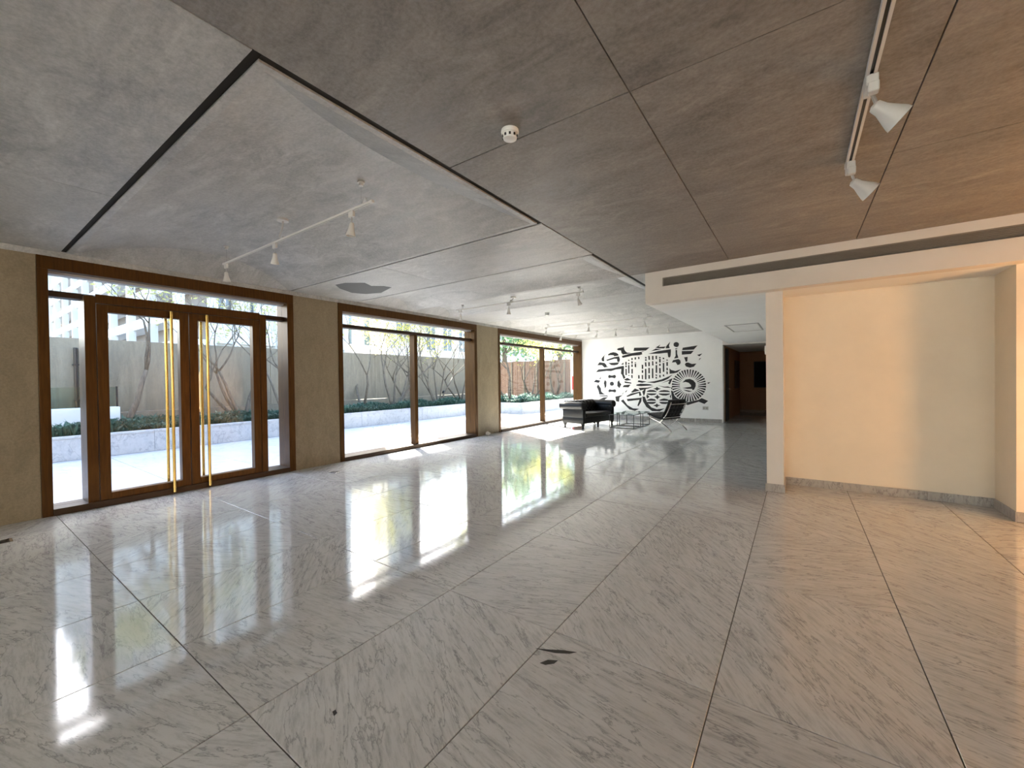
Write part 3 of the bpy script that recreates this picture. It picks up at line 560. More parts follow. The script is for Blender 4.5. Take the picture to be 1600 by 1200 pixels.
# ================================================================== MURAL (black shapes painted on the white wall; centimetres x, z)
MURAL = {
    'roof_shape': [
        [(-541,252),(-535,256),(-517,258),(-515,263),(-514,252),(-510,244),(-503,238),(-489,236),(-497,234),(-519,232),(-524,238),(-526,247),(-537,248)],
        [(-480,243),(-477,254),(-423,252),(-436,242)],
        [(-522,227),(-489,235),(-440,240),(-451,236),(-448,230),(-457,227),(-484,226),(-518,220),(-522,222)],
        [(-428,230),(-395,238),(-352,242),(-352,234),(-353,219),(-356,214),(-361,216),(-363,231),(-391,229)],
        [(-418,239),(-402,247),(-383,243)],
        [(-403,250),(-386,260),(-392,252),(-368,252),(-375,246),(-390,247)],
        [(-369,246),(-367,253),(-354,268),(-358,255),(-356,246)],
    ],
    'lamp_shape': [
        [(-575,231),(-574,236),(-566,240),(-555,242),(-545,240),(-537,235),(-535,229),(-551,227),(-554,231),(-566,232)],
        [(-582,215),(-551,224),(-533,226),(-531,218),(-530,213),(-533,205),(-540,207),(-541,217),(-551,218),(-579,211)],
        [(-574,203),(-533,204),(-539,196),(-551,194),(-563,195)],
        [(-583,238),(-590,230),(-591,218),(-590,210),(-599,211),(-601,220),(-594,228)],
        [(-618,196),(-609,207),(-590,204),(-582,197),(-581,191),(-571,189),(-590,187),(-599,196)],
        [(-624,170),(-614,180),(-559,183),(-536,188),(-517,191),(-515,187),(-516,160),(-510,148),(-517,143),(-523,159),(-527,163),(-525,180),(-547,178),(-564,173),(-582,174)],
        [(-526,196),(-517,203),(-517,195)],
    ],
    'gear_wheel': [
        [(-576,152),(-573,159),(-561,156),(-549,159),(-545,152),(-550,146),(-561,149),(-573,147)],
        [(-593,128),(-589,141),(-582,134),(-583,117),(-589,108),(-591,123)],
        [(-541,118),(-540,133),(-534,139),(-532,131),(-526,124),(-533,110)],
        [(-576,100),(-571,106),(-561,104),(-549,106),(-545,100),(-549,94),(-561,97),(-573,95)],
        [(-554,126),(-554,123),(-556,121),(-559,119),(-562,119),(-565,119),(-567,121),(-569,123),(-569,126),(-569,129),(-567,132),(-564,133),(-561,134),(-558,133),(-556,131),(-554,129)],
        [(-633,133),(-624,142),(-606,138),(-613,130)],
        [(-621,115),(-615,125),(-611,118),(-605,110),(-603,97),(-595,90),(-586,86),(-611,86),(-614,100)],
        [(-611,144),(-604,153),(-605,144)],
        [(-611,82),(-580,83),(-576,79),(-609,79)],
        [(-613,67),(-595,75),(-576,77),(-590,67),(-610,62)],
        [(-524,88),(-516,97),(-521,88)],
        [(-513,96),(-503,105),(-508,96)],
        [(-549,79),(-521,85),(-533,76),(-535,60),(-546,62)],
    ],
    'bar_grille': [
        [(-510,205),(-505,205),(-505,194),(-510,194)],
        [(-510,192),(-505,192),(-505,185),(-510,185)],
        [(-510,180),(-505,180),(-505,157),(-510,157)],
        [(-500,212),(-495,212),(-495,208),(-499,208)],
        [(-500,201),(-495,201),(-495,196),(-500,196)],
        [(-500,193),(-495,193),(-495,163),(-500,163)],
        [(-500,157),(-495,157),(-495,154),(-500,155)],
        [(-488,218),(-483,218),(-483,211),(-488,211)],
        [(-488,207),(-483,206),(-483,198),(-488,198)],
        [(-488,195),(-483,195),(-483,186),(-488,186)],
        [(-488,179),(-483,179),(-483,162),(-488,162)],
        [(-489,157),(-484,157),(-484,146),(-488,146)],
        [(-476,220),(-471,220),(-471,212),(-476,212)],
        [(-476,202),(-471,202),(-471,199),(-476,199)],
        [(-476,197),(-471,197),(-471,185),(-476,185)],
        [(-464,221),(-459,220),(-459,213),(-463,213)],
        [(-464,156),(-459,156),(-459,144),(-464,144)],
        [(-451,193),(-446,192),(-446,178),(-451,178)],
        [(-451,174),(-446,173),(-446,164),(-451,164)],
        [(-451,157),(-447,156),(-447,142),(-451,142)],
        [(-439,220),(-434,219),(-434,214),(-439,215)],
        [(-439,212),(-434,212),(-434,206),(-439,206)],
        [(-440,201),(-435,201),(-434,186),(-439,186)],
        [(-440,178),(-435,178),(-435,141),(-440,141)],
        [(-428,223),(-423,222),(-422,209),(-427,209)],
        [(-428,201),(-423,201),(-423,187),(-428,187)],
        [(-428,181),(-423,181),(-423,162),(-428,162)],
        [(-428,156),(-423,156),(-423,143),(-428,143)],
        [(-415,222),(-410,222),(-410,208),(-415,209)],
        [(-415,204),(-411,204),(-410,189),(-415,189)],
        [(-416,179),(-411,179),(-411,145),(-416,145)],
        [(-403,222),(-398,222),(-398,210),(-403,211)],
        [(-403,202),(-398,201),(-398,194),(-403,194)],
        [(-403,190),(-398,190),(-398,163),(-403,163)],
        [(-404,158),(-399,157),(-398,152),(-403,153)],
        [(-404,149),(-399,149),(-399,143),(-403,143)],
        [(-391,218),(-386,217),(-386,213),(-391,213)],
        [(-391,211),(-386,211),(-386,198),(-391,199)],
        [(-391,194),(-386,194),(-386,187),(-391,187)],
        [(-391,180),(-386,179),(-386,161),(-391,161)],
        [(-391,156),(-387,156),(-386,147),(-391,147)],
        [(-379,215),(-374,214),(-374,209),(-379,210)],
        [(-379,203),(-374,203),(-374,201),(-379,201)],
        [(-379,197),(-374,196),(-374,166),(-379,166)],
        [(-379,157),(-375,157),(-374,150),(-379,151)],
        [(-367,208),(-362,207),(-362,204),(-367,204)],
        [(-367,199),(-362,199),(-362,186),(-367,186)],
        [(-367,180),(-363,180),(-362,171),(-367,171)],
        [(-367,168),(-363,167),(-362,158),(-367,158)],
    ],
    'lever_shape': [
        [(-326,256),(-327,253),(-328,251),(-330,249),(-333,248),(-336,249),(-339,250),(-341,252),(-343,254),(-343,257),(-343,260),(-341,263),(-339,264),(-336,265),(-333,265),(-330,264),(-328,262),(-326,259)],
        [(-338,244),(-331,244),(-332,241),(-338,241)],
        [(-337,239),(-332,238),(-332,226),(-328,212),(-342,210),(-337,219)],
        [(-349,197),(-345,205),(-328,208),(-322,203),(-321,195),(-324,190),(-331,188),(-337,198)],
        [(-357,178),(-352,172),(-338,168),(-319,174),(-332,163),(-344,160),(-357,159)],
    ],
    'wing_shape': [
        [(-316,237),(-314,245),(-268,250),(-280,237)],
        [(-317,234),(-280,233),(-289,223),(-317,222)],
        [(-310,213),(-299,214),(-300,199),(-305,198)],
        [(-308,189),(-304,195),(-297,195),(-286,190),(-272,191),(-280,181),(-292,178),(-304,182)],
        [(-270,219),(-254,223),(-263,214)],
        [(-265,201),(-263,207),(-257,209)],
    ],
    'sunburst_wheel': [
        [(-268,118),(-244,118),(-244,112),(-268,116)],
        [(-269,113),(-245,109),(-246,103),(-269,112)],
        [(-270,108),(-247,100),(-250,95),(-271,107)],
        [(-273,104),(-251,92),(-255,87),(-273,103)],
        [(-276,100),(-257,85),(-261,80),(-277,99)],
        [(-279,97),(-263,78),(-268,75),(-280,96)],
        [(-283,95),(-271,73),(-276,71),(-285,94)],
        [(-288,93),(-280,69),(-285,68),(-289,92)],
        [(-293,92),(-288,67),(-294,66),(-294,92)],
        [(-297,92),(-298,66),(-303,67),(-299,92)],
        [(-302,92),(-307,67),(-313,69),(-304,93)],
        [(-307,94),(-316,70),(-321,72),(-308,94)],
        [(-311,96),(-324,74),(-329,77),(-312,97)],
        [(-315,99),(-332,79),(-336,84),(-316,100)],
        [(-318,103),(-338,86),(-342,91),(-319,104)],
        [(-321,107),(-344,94),(-346,99),(-322,108)],
        [(-323,112),(-347,103),(-349,108),(-323,113)],
        [(-324,116),(-349,112),(-350,118),(-324,118)],
        [(-324,121),(-350,121),(-349,127),(-324,123)],
        [(-323,126),(-349,131),(-347,136),(-323,127)],
        [(-321,131),(-346,140),(-343,145),(-321,132)],
        [(-319,135),(-341,148),(-338,153),(-318,136)],
        [(-316,139),(-335,155),(-331,160),(-315,140)],
        [(-312,142),(-328,162),(-324,165),(-311,143)],
        [(-308,145),(-320,167),(-315,169),(-307,145)],
        [(-303,146),(-312,170),(-306,171),(-302,147)],
        [(-298,147),(-303,172),(-297,172),(-297,147)],
        [(-294,147),(-293,172),(-288,172),(-292,147)],
        [(-289,146),(-284,171),(-279,169),(-287,146)],
        [(-284,145),(-275,168),(-270,166),(-283,144)],
        [(-280,142),(-267,164),(-263,160),(-279,142)],
        [(-276,139),(-260,158),(-256,154),(-275,138)],
        [(-273,136),(-254,151),(-251,147),(-272,135)],
        [(-271,132),(-249,144),(-247,139),(-270,130)],
        [(-269,127),(-246,135),(-245,130),(-269,126)],
        [(-268,122),(-244,127),(-244,121),(-268,121)],
        [(-316,129),(-306,139),(-293,141),(-282,136),(-275,127),(-275,117),(-279,107),(-284,103),(-286,108),(-300,108),(-316,111),(-289,115),(-289,120),(-296,128),(-306,131)],
        [(-314,106),(-286,100),(-296,98),(-306,101)],
        [(-240,128),(-231,130),(-237,124)],
    ],
    'base_arm': [
        [(-353,103),(-347,100),(-341,84),(-334,77),(-312,68),(-303,68),(-299,64),(-267,72),(-257,78),(-238,69),(-249,59),(-266,66),(-300,54),(-319,60),(-340,64),(-349,69),(-350,81)],
    ],
    'fan_wheel': [
        [(-435,97),(-433,100),(-429,102),(-423,104),(-417,104),(-412,104),(-406,102),(-402,100),(-400,97)],
        [(-400,92),(-402,90),(-406,87),(-412,86),(-418,85),(-424,86),(-429,87),(-433,89),(-435,92)],
        [(-394,97),(-392,99),(-387,102),(-381,103),(-375,104),(-368,103),(-362,102),(-358,100),(-355,97)],
        [(-355,92),(-358,89),(-363,87),(-368,85),(-375,85),(-381,85),(-387,87),(-392,89),(-394,92)],
        [(-436,66),(-433,69),(-429,71),(-424,73),(-418,74),(-413,73),(-407,72),(-404,69),(-402,66)],
        [(-402,63),(-404,60),(-408,57),(-413,55),(-419,55),(-424,55),(-430,56),(-434,59),(-436,62)],
        [(-392,67),(-390,70),(-386,72),(-381,74),(-376,75),(-370,74),(-365,73),(-361,70),(-359,67)],
        [(-359,63),(-361,60),(-365,58),(-370,56),(-376,56),(-381,56),(-386,57),(-390,60),(-392,63)],
        [(-412,108),(-403,111),(-399,115),(-395,111),(-386,108),(-395,105),(-399,101),(-403,105)],
        [(-409,80),(-401,83),(-398,89),(-395,83),(-388,80),(-395,76),(-398,71),(-402,76)],
        [(-413,50),(-404,53),(-400,57),(-396,53),(-387,51),(-396,48),(-400,43),(-404,47)],
        [(-357,83),(-352,90),(-353,74)],
        [(-436,82),(-434,89),(-425,80),(-434,73)],
        [(-450,81),(-441,80),(-433,59),(-419,43),(-400,37),(-374,41),(-391,30),(-416,30),(-436,44),(-448,64)],
    ],
    'half_wheel': [
        [(-528,64),(-519,69),(-504,49),(-484,38),(-461,37),(-477,29),(-497,34)],
        [(-508,81),(-490,91),(-457,98),(-453,85),(-460,82),(-462,93),(-503,79)],
        [(-506,71),(-457,76),(-452,78),(-454,62),(-464,46),(-468,48),(-460,69),(-503,63)],
        [(-490,96),(-476,109),(-458,102),(-486,94)],
    ],
    'streak_shape': [
        [(-516,141),(-503,147),(-489,139),(-508,137)],
        [(-514,135),(-489,130),(-489,126),(-513,129)],
        [(-516,121),(-492,123),(-499,113),(-521,114)],
        [(-463,138),(-434,133),(-450,129),(-466,132)],
        [(-436,131),(-408,134),(-384,140),(-362,149),(-347,156),(-362,142),(-377,135),(-408,128)],
        [(-470,123),(-456,126),(-424,124),(-412,120),(-456,117),(-471,119)],
        [(-463,111),(-431,112),(-409,117),(-428,109),(-457,102)],
        [(-385,127),(-347,144),(-356,123),(-362,126),(-357,136)],
        [(-450,98),(-437,111),(-441,90),(-445,82)],
        [(-353,114),(-348,111),(-351,105)],
        [(-396,120),(-375,115),(-362,116),(-351,111),(-375,112)],
    ],
}
mu = thing('mural', 'black and white painted mural of a car built of wheels, bars and gears', 'mural', (-4.3, YB, 0.4))
for nm, polys in MURAL.items():
    if nm == 'bar_grille':                            # every bar of the radiator is a shape of its own
        for p in polys: MB().prism([(a/100.0, c/100.0) for a, c in p], 'y', YB-0.004, YB-0.0006).build('grille_bar', X['black_paint'], mu)
        continue
    t = MB()
    for p in polys: t.prism([(a/100.0, c/100.0) for a, c in p], 'y', YB-0.004, YB-0.0006)
    t.build(nm, X['black_paint'], mu)

# ================================================================== SOFA
def sofa():
    o = thing('sofa', 'black buttoned leather roll-arm sofa in front of the far window', 'sofa', (-5.27, 11.60, 0), R(-12))
    L, Dp = 0.80, 0.39          # half length (y), half depth (x)
    MB().box(-Dp, Dp-0.01, -L, L, 0.15, 0.34, c=0.02).build('base', X['black_leather'], o, smooth=True, local=True)
    MB().box(-0.20, Dp+0.01, -L+0.17, L-0.17, 0.335, 0.45, c=0.04).build('seat_cushion', X['black_leather'], o, smooth=True, local=True)
    for s in (-1, 1):
        a = MB(); y0 = s*(L-0.14); y1 = s*L
        a.box(-Dp, Dp-0.005, y0, y1, 0.30, 0.66, c=0.03)
        a.tube([(-Dp-0.05, s*(L-0.03), 0.665), (Dp-0.02, s*(L-0.03), 0.665)], 0.115, 20)
        ao = a.build('arm', X['black_leather'], o, smooth=True, local=True)
        sc = MB(); sc.tube([(Dp-0.02, s*(L-0.03), 0.665), (Dp+0.012, s*(L-0.03), 0.665)], [0.115, 0.095], 20); sc.build('scroll_front', X['black_leather'], ao, smooth=True, local=True)
        for k in range(5):
            for j in range(2):
                M = (-0.12+0.12*k+0.06*j, s*(L-0.142), 0.50+0.09*j)
                MB().ball(M, 0.012, 6).build('button', X['black_leather'], ao, local=True)
    # tufted back: a grid whose bulges sit between the buttons
    bk = MB(); nx, nz = 60, 20; vs = []; fs = []
    for i in range(nx+1):
        for j in range(nz+1):
            y = -L+0.12+(2*L-0.24)*i/nx; v = j/nz
            if v < 0.6: bx, bz = -0.19-0.05*v/0.6, 0.40+0.25*v/0.6
            else:
                a = (v-0.6)/0.4*math.pi*1.25; bx, bz = -0.355+0.115*math.cos(a), 0.665+0.115*math.sin(a)
            cell = (y+L)/0.17; d = abs(math.cos(math.pi*(cell+v*3.0)))*abs(math.cos(math.pi*(cell-v*3.0)))
            k = 0.030*(1-d)**1.3
            vs.append((bx-0.02+k*(1 if v < 0.6 else math.cos((v-0.6)/0.4*math.pi*1.25)), y, bz+(0 if v < 0.6 else k*math.sin((v-0.6)/0.4*math.pi*1.25))))
    for i in range(nx):
        for j in range(nz): a = i*(nz+1)+j; fs.append((a, a+nz+1, a+nz+2, a+1))
    bk.add(vs, fs); bk.box(-Dp, -0.24, -L+0.02, L-0.02, 0.30, 0.66, c=0.02); bk.tube([(-0.36, -L+0.0, 0.665), (-0.36, L-0.0, 0.665)], 0.108, 20)
    bo = bk.build('backrest', X['black_leather'], o, smooth=True, local=True)
    for i in range(9):
        for j in range(2):
            MB().ball((-0.215-0.015*j, -L+0.17+0.1575*i+(0.08 if j else 0), 0.50+0.10*j), 0.013, 6).build('button', X['black_leather'], bo, local=True)
    for sx in (-1, 1):
        for sy in (-1, 1):
            M = Matrix.Translation((sx*(Dp-0.06), sy*(L-0.06), 0))
            MB().lathe([(0.026,0.0),(0.036,0.012),(0.032,0.03),(0.026,0.06),(0.042,0.10),(0.058,0.13),(0.060,0.152)], M, 14).build('leg', X['black_paint'], o, smooth=True, local=True)
    MB().lathe([(0.024,0.0),(0.032,0.012),(0.024,0.06),(0.040,0.11),(0.052,0.152)], Matrix.Translation((Dp-0.06, 0, 0)), 14).build('leg', X['black_paint'], o, smooth=True, local=True)
    MB().box(Dp-0.012, Dp+0.004, -L+0.15, L-0.15, 0.20, 0.325, c=0.006).build('front_rail', X['black_leather'], o, smooth=True, local=True)
sofa()
# ================================================================== GLASS TABLES
def table(x0, x1, y0, y1, h, label):
    o = thing('glass_table', label, 'table', ((x0+x1)/2, (y0+y1)/2, 0)); a, b = (x1-x0)/2, (y1-y0)/2; r = 0.008
    for sx in (-1, 1):
        for sy in (-1, 1): MB().box(sx*(a-r)-r, sx*(a-r)+r, sy*(b-r)-r, sy*(b-r)+r, 0, h-0.016).build('leg', X['black_metal'], o, local=True)
    for z in (0.0, h-0.016):
        for s in (-1, 1):
            MB().box(-a+2*r, a-2*r, s*(b-r)-r, s*(b-r)+r, z, z+2*r).build('rail', X['black_metal'], o, local=True)
            MB().box(s*(a-r)-r, s*(a-r)+r, -b+2*r, b-2*r, z, z+2*r).build('rail', X['black_metal'], o, local=True)
    MB().box(-a, a, -b, b, h, h+0.012, c=0.002).build('glass_top', X['green_glass'], o, local=True)
table(-4.58, -3.84, 11.50, 12.15, 0.40, 'glass-topped low cube table with thin black frame, beside the sofa front end')
table(-4.54, -3.80, 12.20, 12.88, 0.40, 'glass-topped low cube table with thin black frame, closer to the mural wall')
# ================================================================== LOUNGE CHAIR
def bez(p, n=14):
    out = []
    for i in range(n+1):
        t = i/n; out.append(tuple(sum(c*q[k] for c, q in zip(((1-t)**3, 3*t*(1-t)**2, 3*t*t*(1-t), t**3), p)) for k in range(2)))
    return out
def lounge():
    o = thing('lounge_chair', 'black leather lounge chair on crossed chrome frame beside the glass tables', 'chair', (-2.97, 11.75, 0), math.atan2(0.39, -0.92))
    def strap(path, y, w=0.034, th=0.011, name='frame_bar', par=None):
        t = MB(); P = [Vector((x, 0, z)) for x, z in path]; vs = []; fs = []
        for i, p in enumerate(P):
            d = (P[min(i+1, len(P)-1)] - P[max(0, i-1)]).normalized(); nrm = Vector((-d.z, 0, d.x))*th/2
            vs += [p+nrm+Vector((0,y-w/2,0)), p+nrm+Vector((0,y+w/2,0)), p-nrm+Vector((0,y+w/2,0)), p-nrm+Vector((0,y-w/2,0))]
        for i in range(len(P)-1):
            for k in range(4): a = 4*i+k; b2 = 4*i+(k+1) % 4; fs.append((a, b2, b2+4, a+4))
        fs += [(3,2,1,0), tuple(len(vs)-4+k for k in range(4))]
        t.add(vs, fs); return t.build(name, X['chrome'], o, smooth=True, local=True)
    back_c = bez([(-0.36,0.80),(-0.22,0.42),(-0.05,0.20),(0.36,0.006)]); seat_c = bez([(0.36,0.37),(0.08,0.24),(-0.10,0.26),(-0.36,0.006)])
    for y in (-0.33, 0.33): strap(back_c, y); strap(seat_c, y)
    for (x, z) in ((-0.33,0.74),(-0.13,0.36),(0.33,0.345)): MB().box(x-0.012, x+0.012, -0.33, 0.33, z-0.006, z+0.006).build('cross_bar', X['chrome'], o, local=True)
    for k in range(4):                                # support straps of both pads
        f = 0.2+0.2*k
        MB().box(0.30-0.42*f-0.015, 0.30-0.42*f+0.015, -0.33, 0.33, 0.345-0.10*f-0.004+0.02, 0.345-0.10*f+0.02).build('strap', X['black_leather'], o, local=True)
    def pad(path, th, name, sgn):
        nu, nv = 32, 30; P = [Vector((x,0,z)) for x, z in path]; vs = []; fs = []
        def at(u):
            f = u*(len(P)-1); i = min(int(f), len(P)-2); q = P[i].lerp(P[i+1], f-i); d = (P[min(i+2,len(P)-1)]-P[max(i-1,0)]).normalized(); return q, Vector((-d.z,0,d.x))*sgn
        for side in (1, -1):
            for i in range(nu+1):
                for j in range(nv+1):
                    u, v = i/nu, j/nv; g = min(1, 5*min(u,1-u))**0.5*min(1, 5*min(v,1-v))**0.5
                    tf = 0.72+0.28*abs(math.sin(math.pi*u*5))**0.5*abs(math.sin(math.pi*v*5))**0.5
                    q, n = at(u); vs.append(q+Vector((0,-0.36+0.72*v,0))+n*(th*0.5*(0.35+0.65*g*tf)*side+th*0.5+0.012))
        N = (nu+1)*(nv+1)
        for i in range(nu):
            for j in range(nv):
                a = i*(nv+1)+j; fs.append((a,a+1,a+nv+2,a+nv+1)); fs.append((N+a,N+a+nv+1,N+a+nv+2,N+a+1))
        for i in range(nu):
            a = i*(nv+1); b2 = a+nv; fs.append((a,a+nv+1,N+a+nv+1,N+a)); fs.append((b2,N+b2,N+b2+nv+1,b2+nv+1))
        for j in range(nv): a = j; b2 = nu*(nv+1)+j; fs.append((a,N+a,N+a+1,a+1)); fs.append((b2,b2+1,N+b2+1,N+b2))
        po = MB().add(vs, fs).build(name, X['black_leather'], o, smooth='all', local=True)
        for i in range(1, 5):
            for j in range(1, 5):
                q, n = at(i/5); MB().ball(q+Vector((0,-0.36+0.72*j/5,0))+n*(th*0.9+0.012), 0.011, 6).build('button', X['black_leather'], po, local=True)
    pad([(0.42,0.395),(0.25,0.345),(0.08,0.30),(-0.13,0.275)], 0.10, 'seat_pad', -1); pad([(-0.125,0.33),(-0.17,0.42),(-0.24,0.54),(-0.31,0.68),(-0.365,0.84)], 0.09, 'back_pad', -1)
    for k in range(4):
        x, z = [(-0.16,0.405),(-0.215,0.495),(-0.275,0.61),(-0.33,0.73)][k]; MB().box(x-0.006, x+0.003, -0.33, 0.33, z-0.015, z+0.015).build('strap', X['black_leather'], o, local=True)
lounge()
# ================================================================== TERRACE
terr = MB().box(-46, -7.15, -14, 44, -0.25, -0.026).build('terrace_ground', X['grout']); tag(terr, 'paved terrace of pale marble slabs outside the windows', 'terrace', kind='structure')
for (x0, x1) in cells(-11.6, -7.15, -7.15, 1.48):
    for (y0, y1) in cells(-9, 30, 0.776, TY): slab(terr, 'terrace_slab', x0, x1, y0, y1, -0.01, 0.014, 'terrace_marble', 0.003)

def planter(name, label, x0, x1, y0, y1, corner=False):
    o = thing(name, label, 'planter', ((x0+x1)/2, (y0+y1)/2, 0)); h = 0.46
    MB().box(x0+0.1, x1-0.06, y0+0.06, y1-0.06, -0.02, 0.40).build('soil', X['soil'], o)
    for a, b in cells(y0, y1, y0, 2.6): MB().box(x1-0.05, x1, a+0.002, b-0.002, -0.009, h-0.045, c=0.003).build('facing_slab', X['planter_marble'], o)
    for a, b in cells(y0, y1, y0, 2.6): MB().box(x1-0.17, x1+0.012, a+0.002, b-0.002, h-0.043, h, c=0.003).build('coping_slab', X['planter_marble'], o)
    if corner:
        for a, b in cells(x0, x1-0.052, x0, 1.5): MB().box(a+0.002, b-0.002, y0, y0+0.05, -0.009, h-0.045, c=0.003).build('facing_slab', X['planter_marble'], o)
        for a, b in cells(x0, x1-0.172, x0, 1.5): MB().box(a+0.002, b-0.002, y0-0.012, y0+0.12, h-0.043, h, c=0.003).build('coping_slab', X['planter_marble'], o)
    return o
planter('planter', 'long white marble planter wall along the concrete yard wall', -13.3, -11.6, -5.0, 14.39)
planter('planter', 'white marble planter projecting further into the terrace, before the wooden fence', -13.25, -9.6, 14.41, 21.3, True)
def cover(x0, x1, y0, y1, n, seed, label, hmax=0.40):
    rnd = random.Random(seed); vs = []; fs = []
    for i in range(n):
        x, y = rnd.uniform(x0, x1), rnd.uniform(y0, y1); h = hmax*rnd.uniform(0.5, 1.0)*(0.75+0.25*math.sin(x*5+y*3)); a = rnd.uniform(0, 6.28)
        for k in range(5):
            an = a+k*1.257+rnd.uniform(-.4,.4); l = h*rnd.uniform(0.6, 1.1); w = 0.018+0.014*rnd.random(); dx, dy = math.cos(an), math.sin(an); sp = rnd.uniform(0.25, 0.8)
            b = Vector((x, y, 0.40)); m1 = b+Vector((dx*l*sp*0.45, dy*l*sp*0.45, l*0.75)); tip = b+Vector((dx*l*sp, dy*l*sp, l*rnd.uniform(0.55,1.0))); s = Vector((-dy*w, dx*w, 0)); q = len(vs)
            vs += [b-s*.5, b+s*.5, m1+s, m1-s, tip]; fs += [(q,q+1,q+2,q+3),(q+3,q+2,q+4)]
    o = MB().add(vs, fs).build('ground_cover', X['ground_leaf']); tag(o, label, 'ground cover', kind='stuff')
cover(-12.98, -11.95, 0.5, 14.3, 7500, 3, 'dense dark green grassy ground cover filling the long planter')
cover(-12.95, -9.95, 14.75, 20.95, 5200, 5, 'dense green grassy ground cover filling the projecting planter')

# ---- concrete yard wall, panel by panel
yw = thing('yard_wall', 'weathered beige concrete boundary wall behind the long planter', 'boundary wall', (-13.45, 6, 0))
for a, b in cells(-6.0, 17.3, 0.3, 1.9): MB().box(-13.55, -13.31, a+0.004, b-0.004, 0.80, 2.52, c=0.006).build('wall_panel', X['yard_concrete'], yw)
MB().box(-13.62, -13.305, -6.0, 17.3, -0.02, 0.785, c=0.004).build('wall_footing', X['yard_concrete'], yw)
# ---- white upstand with glass screen in the planter, pilaster and downpipe
us = thing('planter_upstand', 'white rendered upstand block in the planter carrying a glass screen', 'upstand', (-12.75, 0.8, 0.4))
MB().box(-12.95, -12.55, -1.5, 2.44, 0.41, 0.96, c=0.01).build('upstand_block', X['facade_white'], us)
MB().box(-12.755, -12.74, -1.4, 2.43, 0.96, 1.41).build('glass_screen', X['green_glass'], us)
MB().box(-12.765, -12.73, 2.41, 2.44, 0.96, 1.42).build('screen_post', X['black_metal'], us)
pl_ = MB().box(-13.305, -13.02, 1.92, 2.25, 0.79, 2.3, c=0.005).build('pilaster', X['facade_white']); tag(pl_, 'white square pilaster on the yard wall beside a black downpipe', 'pilaster')
dp = thing('downpipe', 'slim black downpipe fixed to the concrete yard wall', 'downpipe', (-13.24, 1.86, 0.8))
MB().cyl((-13.24,1.86,0.79),(-13.24,1.86,2.3),0.035,n=12).build('pipe', X['black_metal'], dp)
for z in (1.1, 1.9): MB().box(-13.31,-13.20,1.81,1.91,z,z+0.03).build('pipe_bracket', X['black_metal'], dp)
# ---- wooden fence, board by board
fe = thing('wooden_fence', 'tall brown vertical board fence at the end of the terrace', 'fence', (-13.8, 21.5, 0))
rnd = random.Random(2)
for k in range(20):
    x = -17.2+0.315*k; MB().box(x, x+0.305, 21.5+0.01*rnd.random(), 21.54, 0.02, 2.62+0.02*rnd.uniform(-1,1), c=0.004).build('fence_board', X['fence_wood'], fe)
for k in range(7): x = -17.0+0.95*k; MB().box(x-0.035, x+0.035, 21.44, 21.49, 0.0, 2.58).build('fence_post', X['yard_concrete'], fe)
wp = MB().box(-10.85, -7.0, 21.45, 21.75, -0.02, 2.75, c=0.01).build('end_wall', X['facade_white']); tag(wp, 'white rendered wall at the end of the fence', 'boundary wall')
rc = thing('hose_cabinet', 'red fire hose cabinet on a dark post before the white end wall', 'hose cabinet', (-10.4, 21.2, 0))
MB().box(-10.62, -10.22, 21.1, 21.38, 0.85, 1.62, c=0.03).build('cabinet_body', X['red_paint'], rc)
MB().box(-10.57, -10.27, 21.075, 21.1, 0.92, 1.54, c=0.01).build('cabinet_door', X['red_paint'], rc)
MB().box(-10.46, -10.38, 21.2, 21.28, -0.01, 0.85).build('post', X['black_metal'], rc)
MB().box(-10.32, -10.30, 21.06, 21.078, 1.18, 1.28).build('handle', X['steel'], rc)
gl = thing('garden_light', 'small dark spike garden light standing in the long planter', 'garden light', (-12.6, 12.75, 0.4))
MB().cyl((-12.6,12.75,0.40),(-12.6,12.75,0.92),0.014,n=8).build('spike', X['black_metal'], gl)
MB().lathe([(0.03,-0.07),(0.05,0.02),(0.05,0.06),(0.04,0.07)], Matrix.Translation((-12.6,12.75,0.97)) @ Matrix.Rotation(R(60),4,'Y'), 12).build('light_head', X['black_metal'], gl, smooth=True)

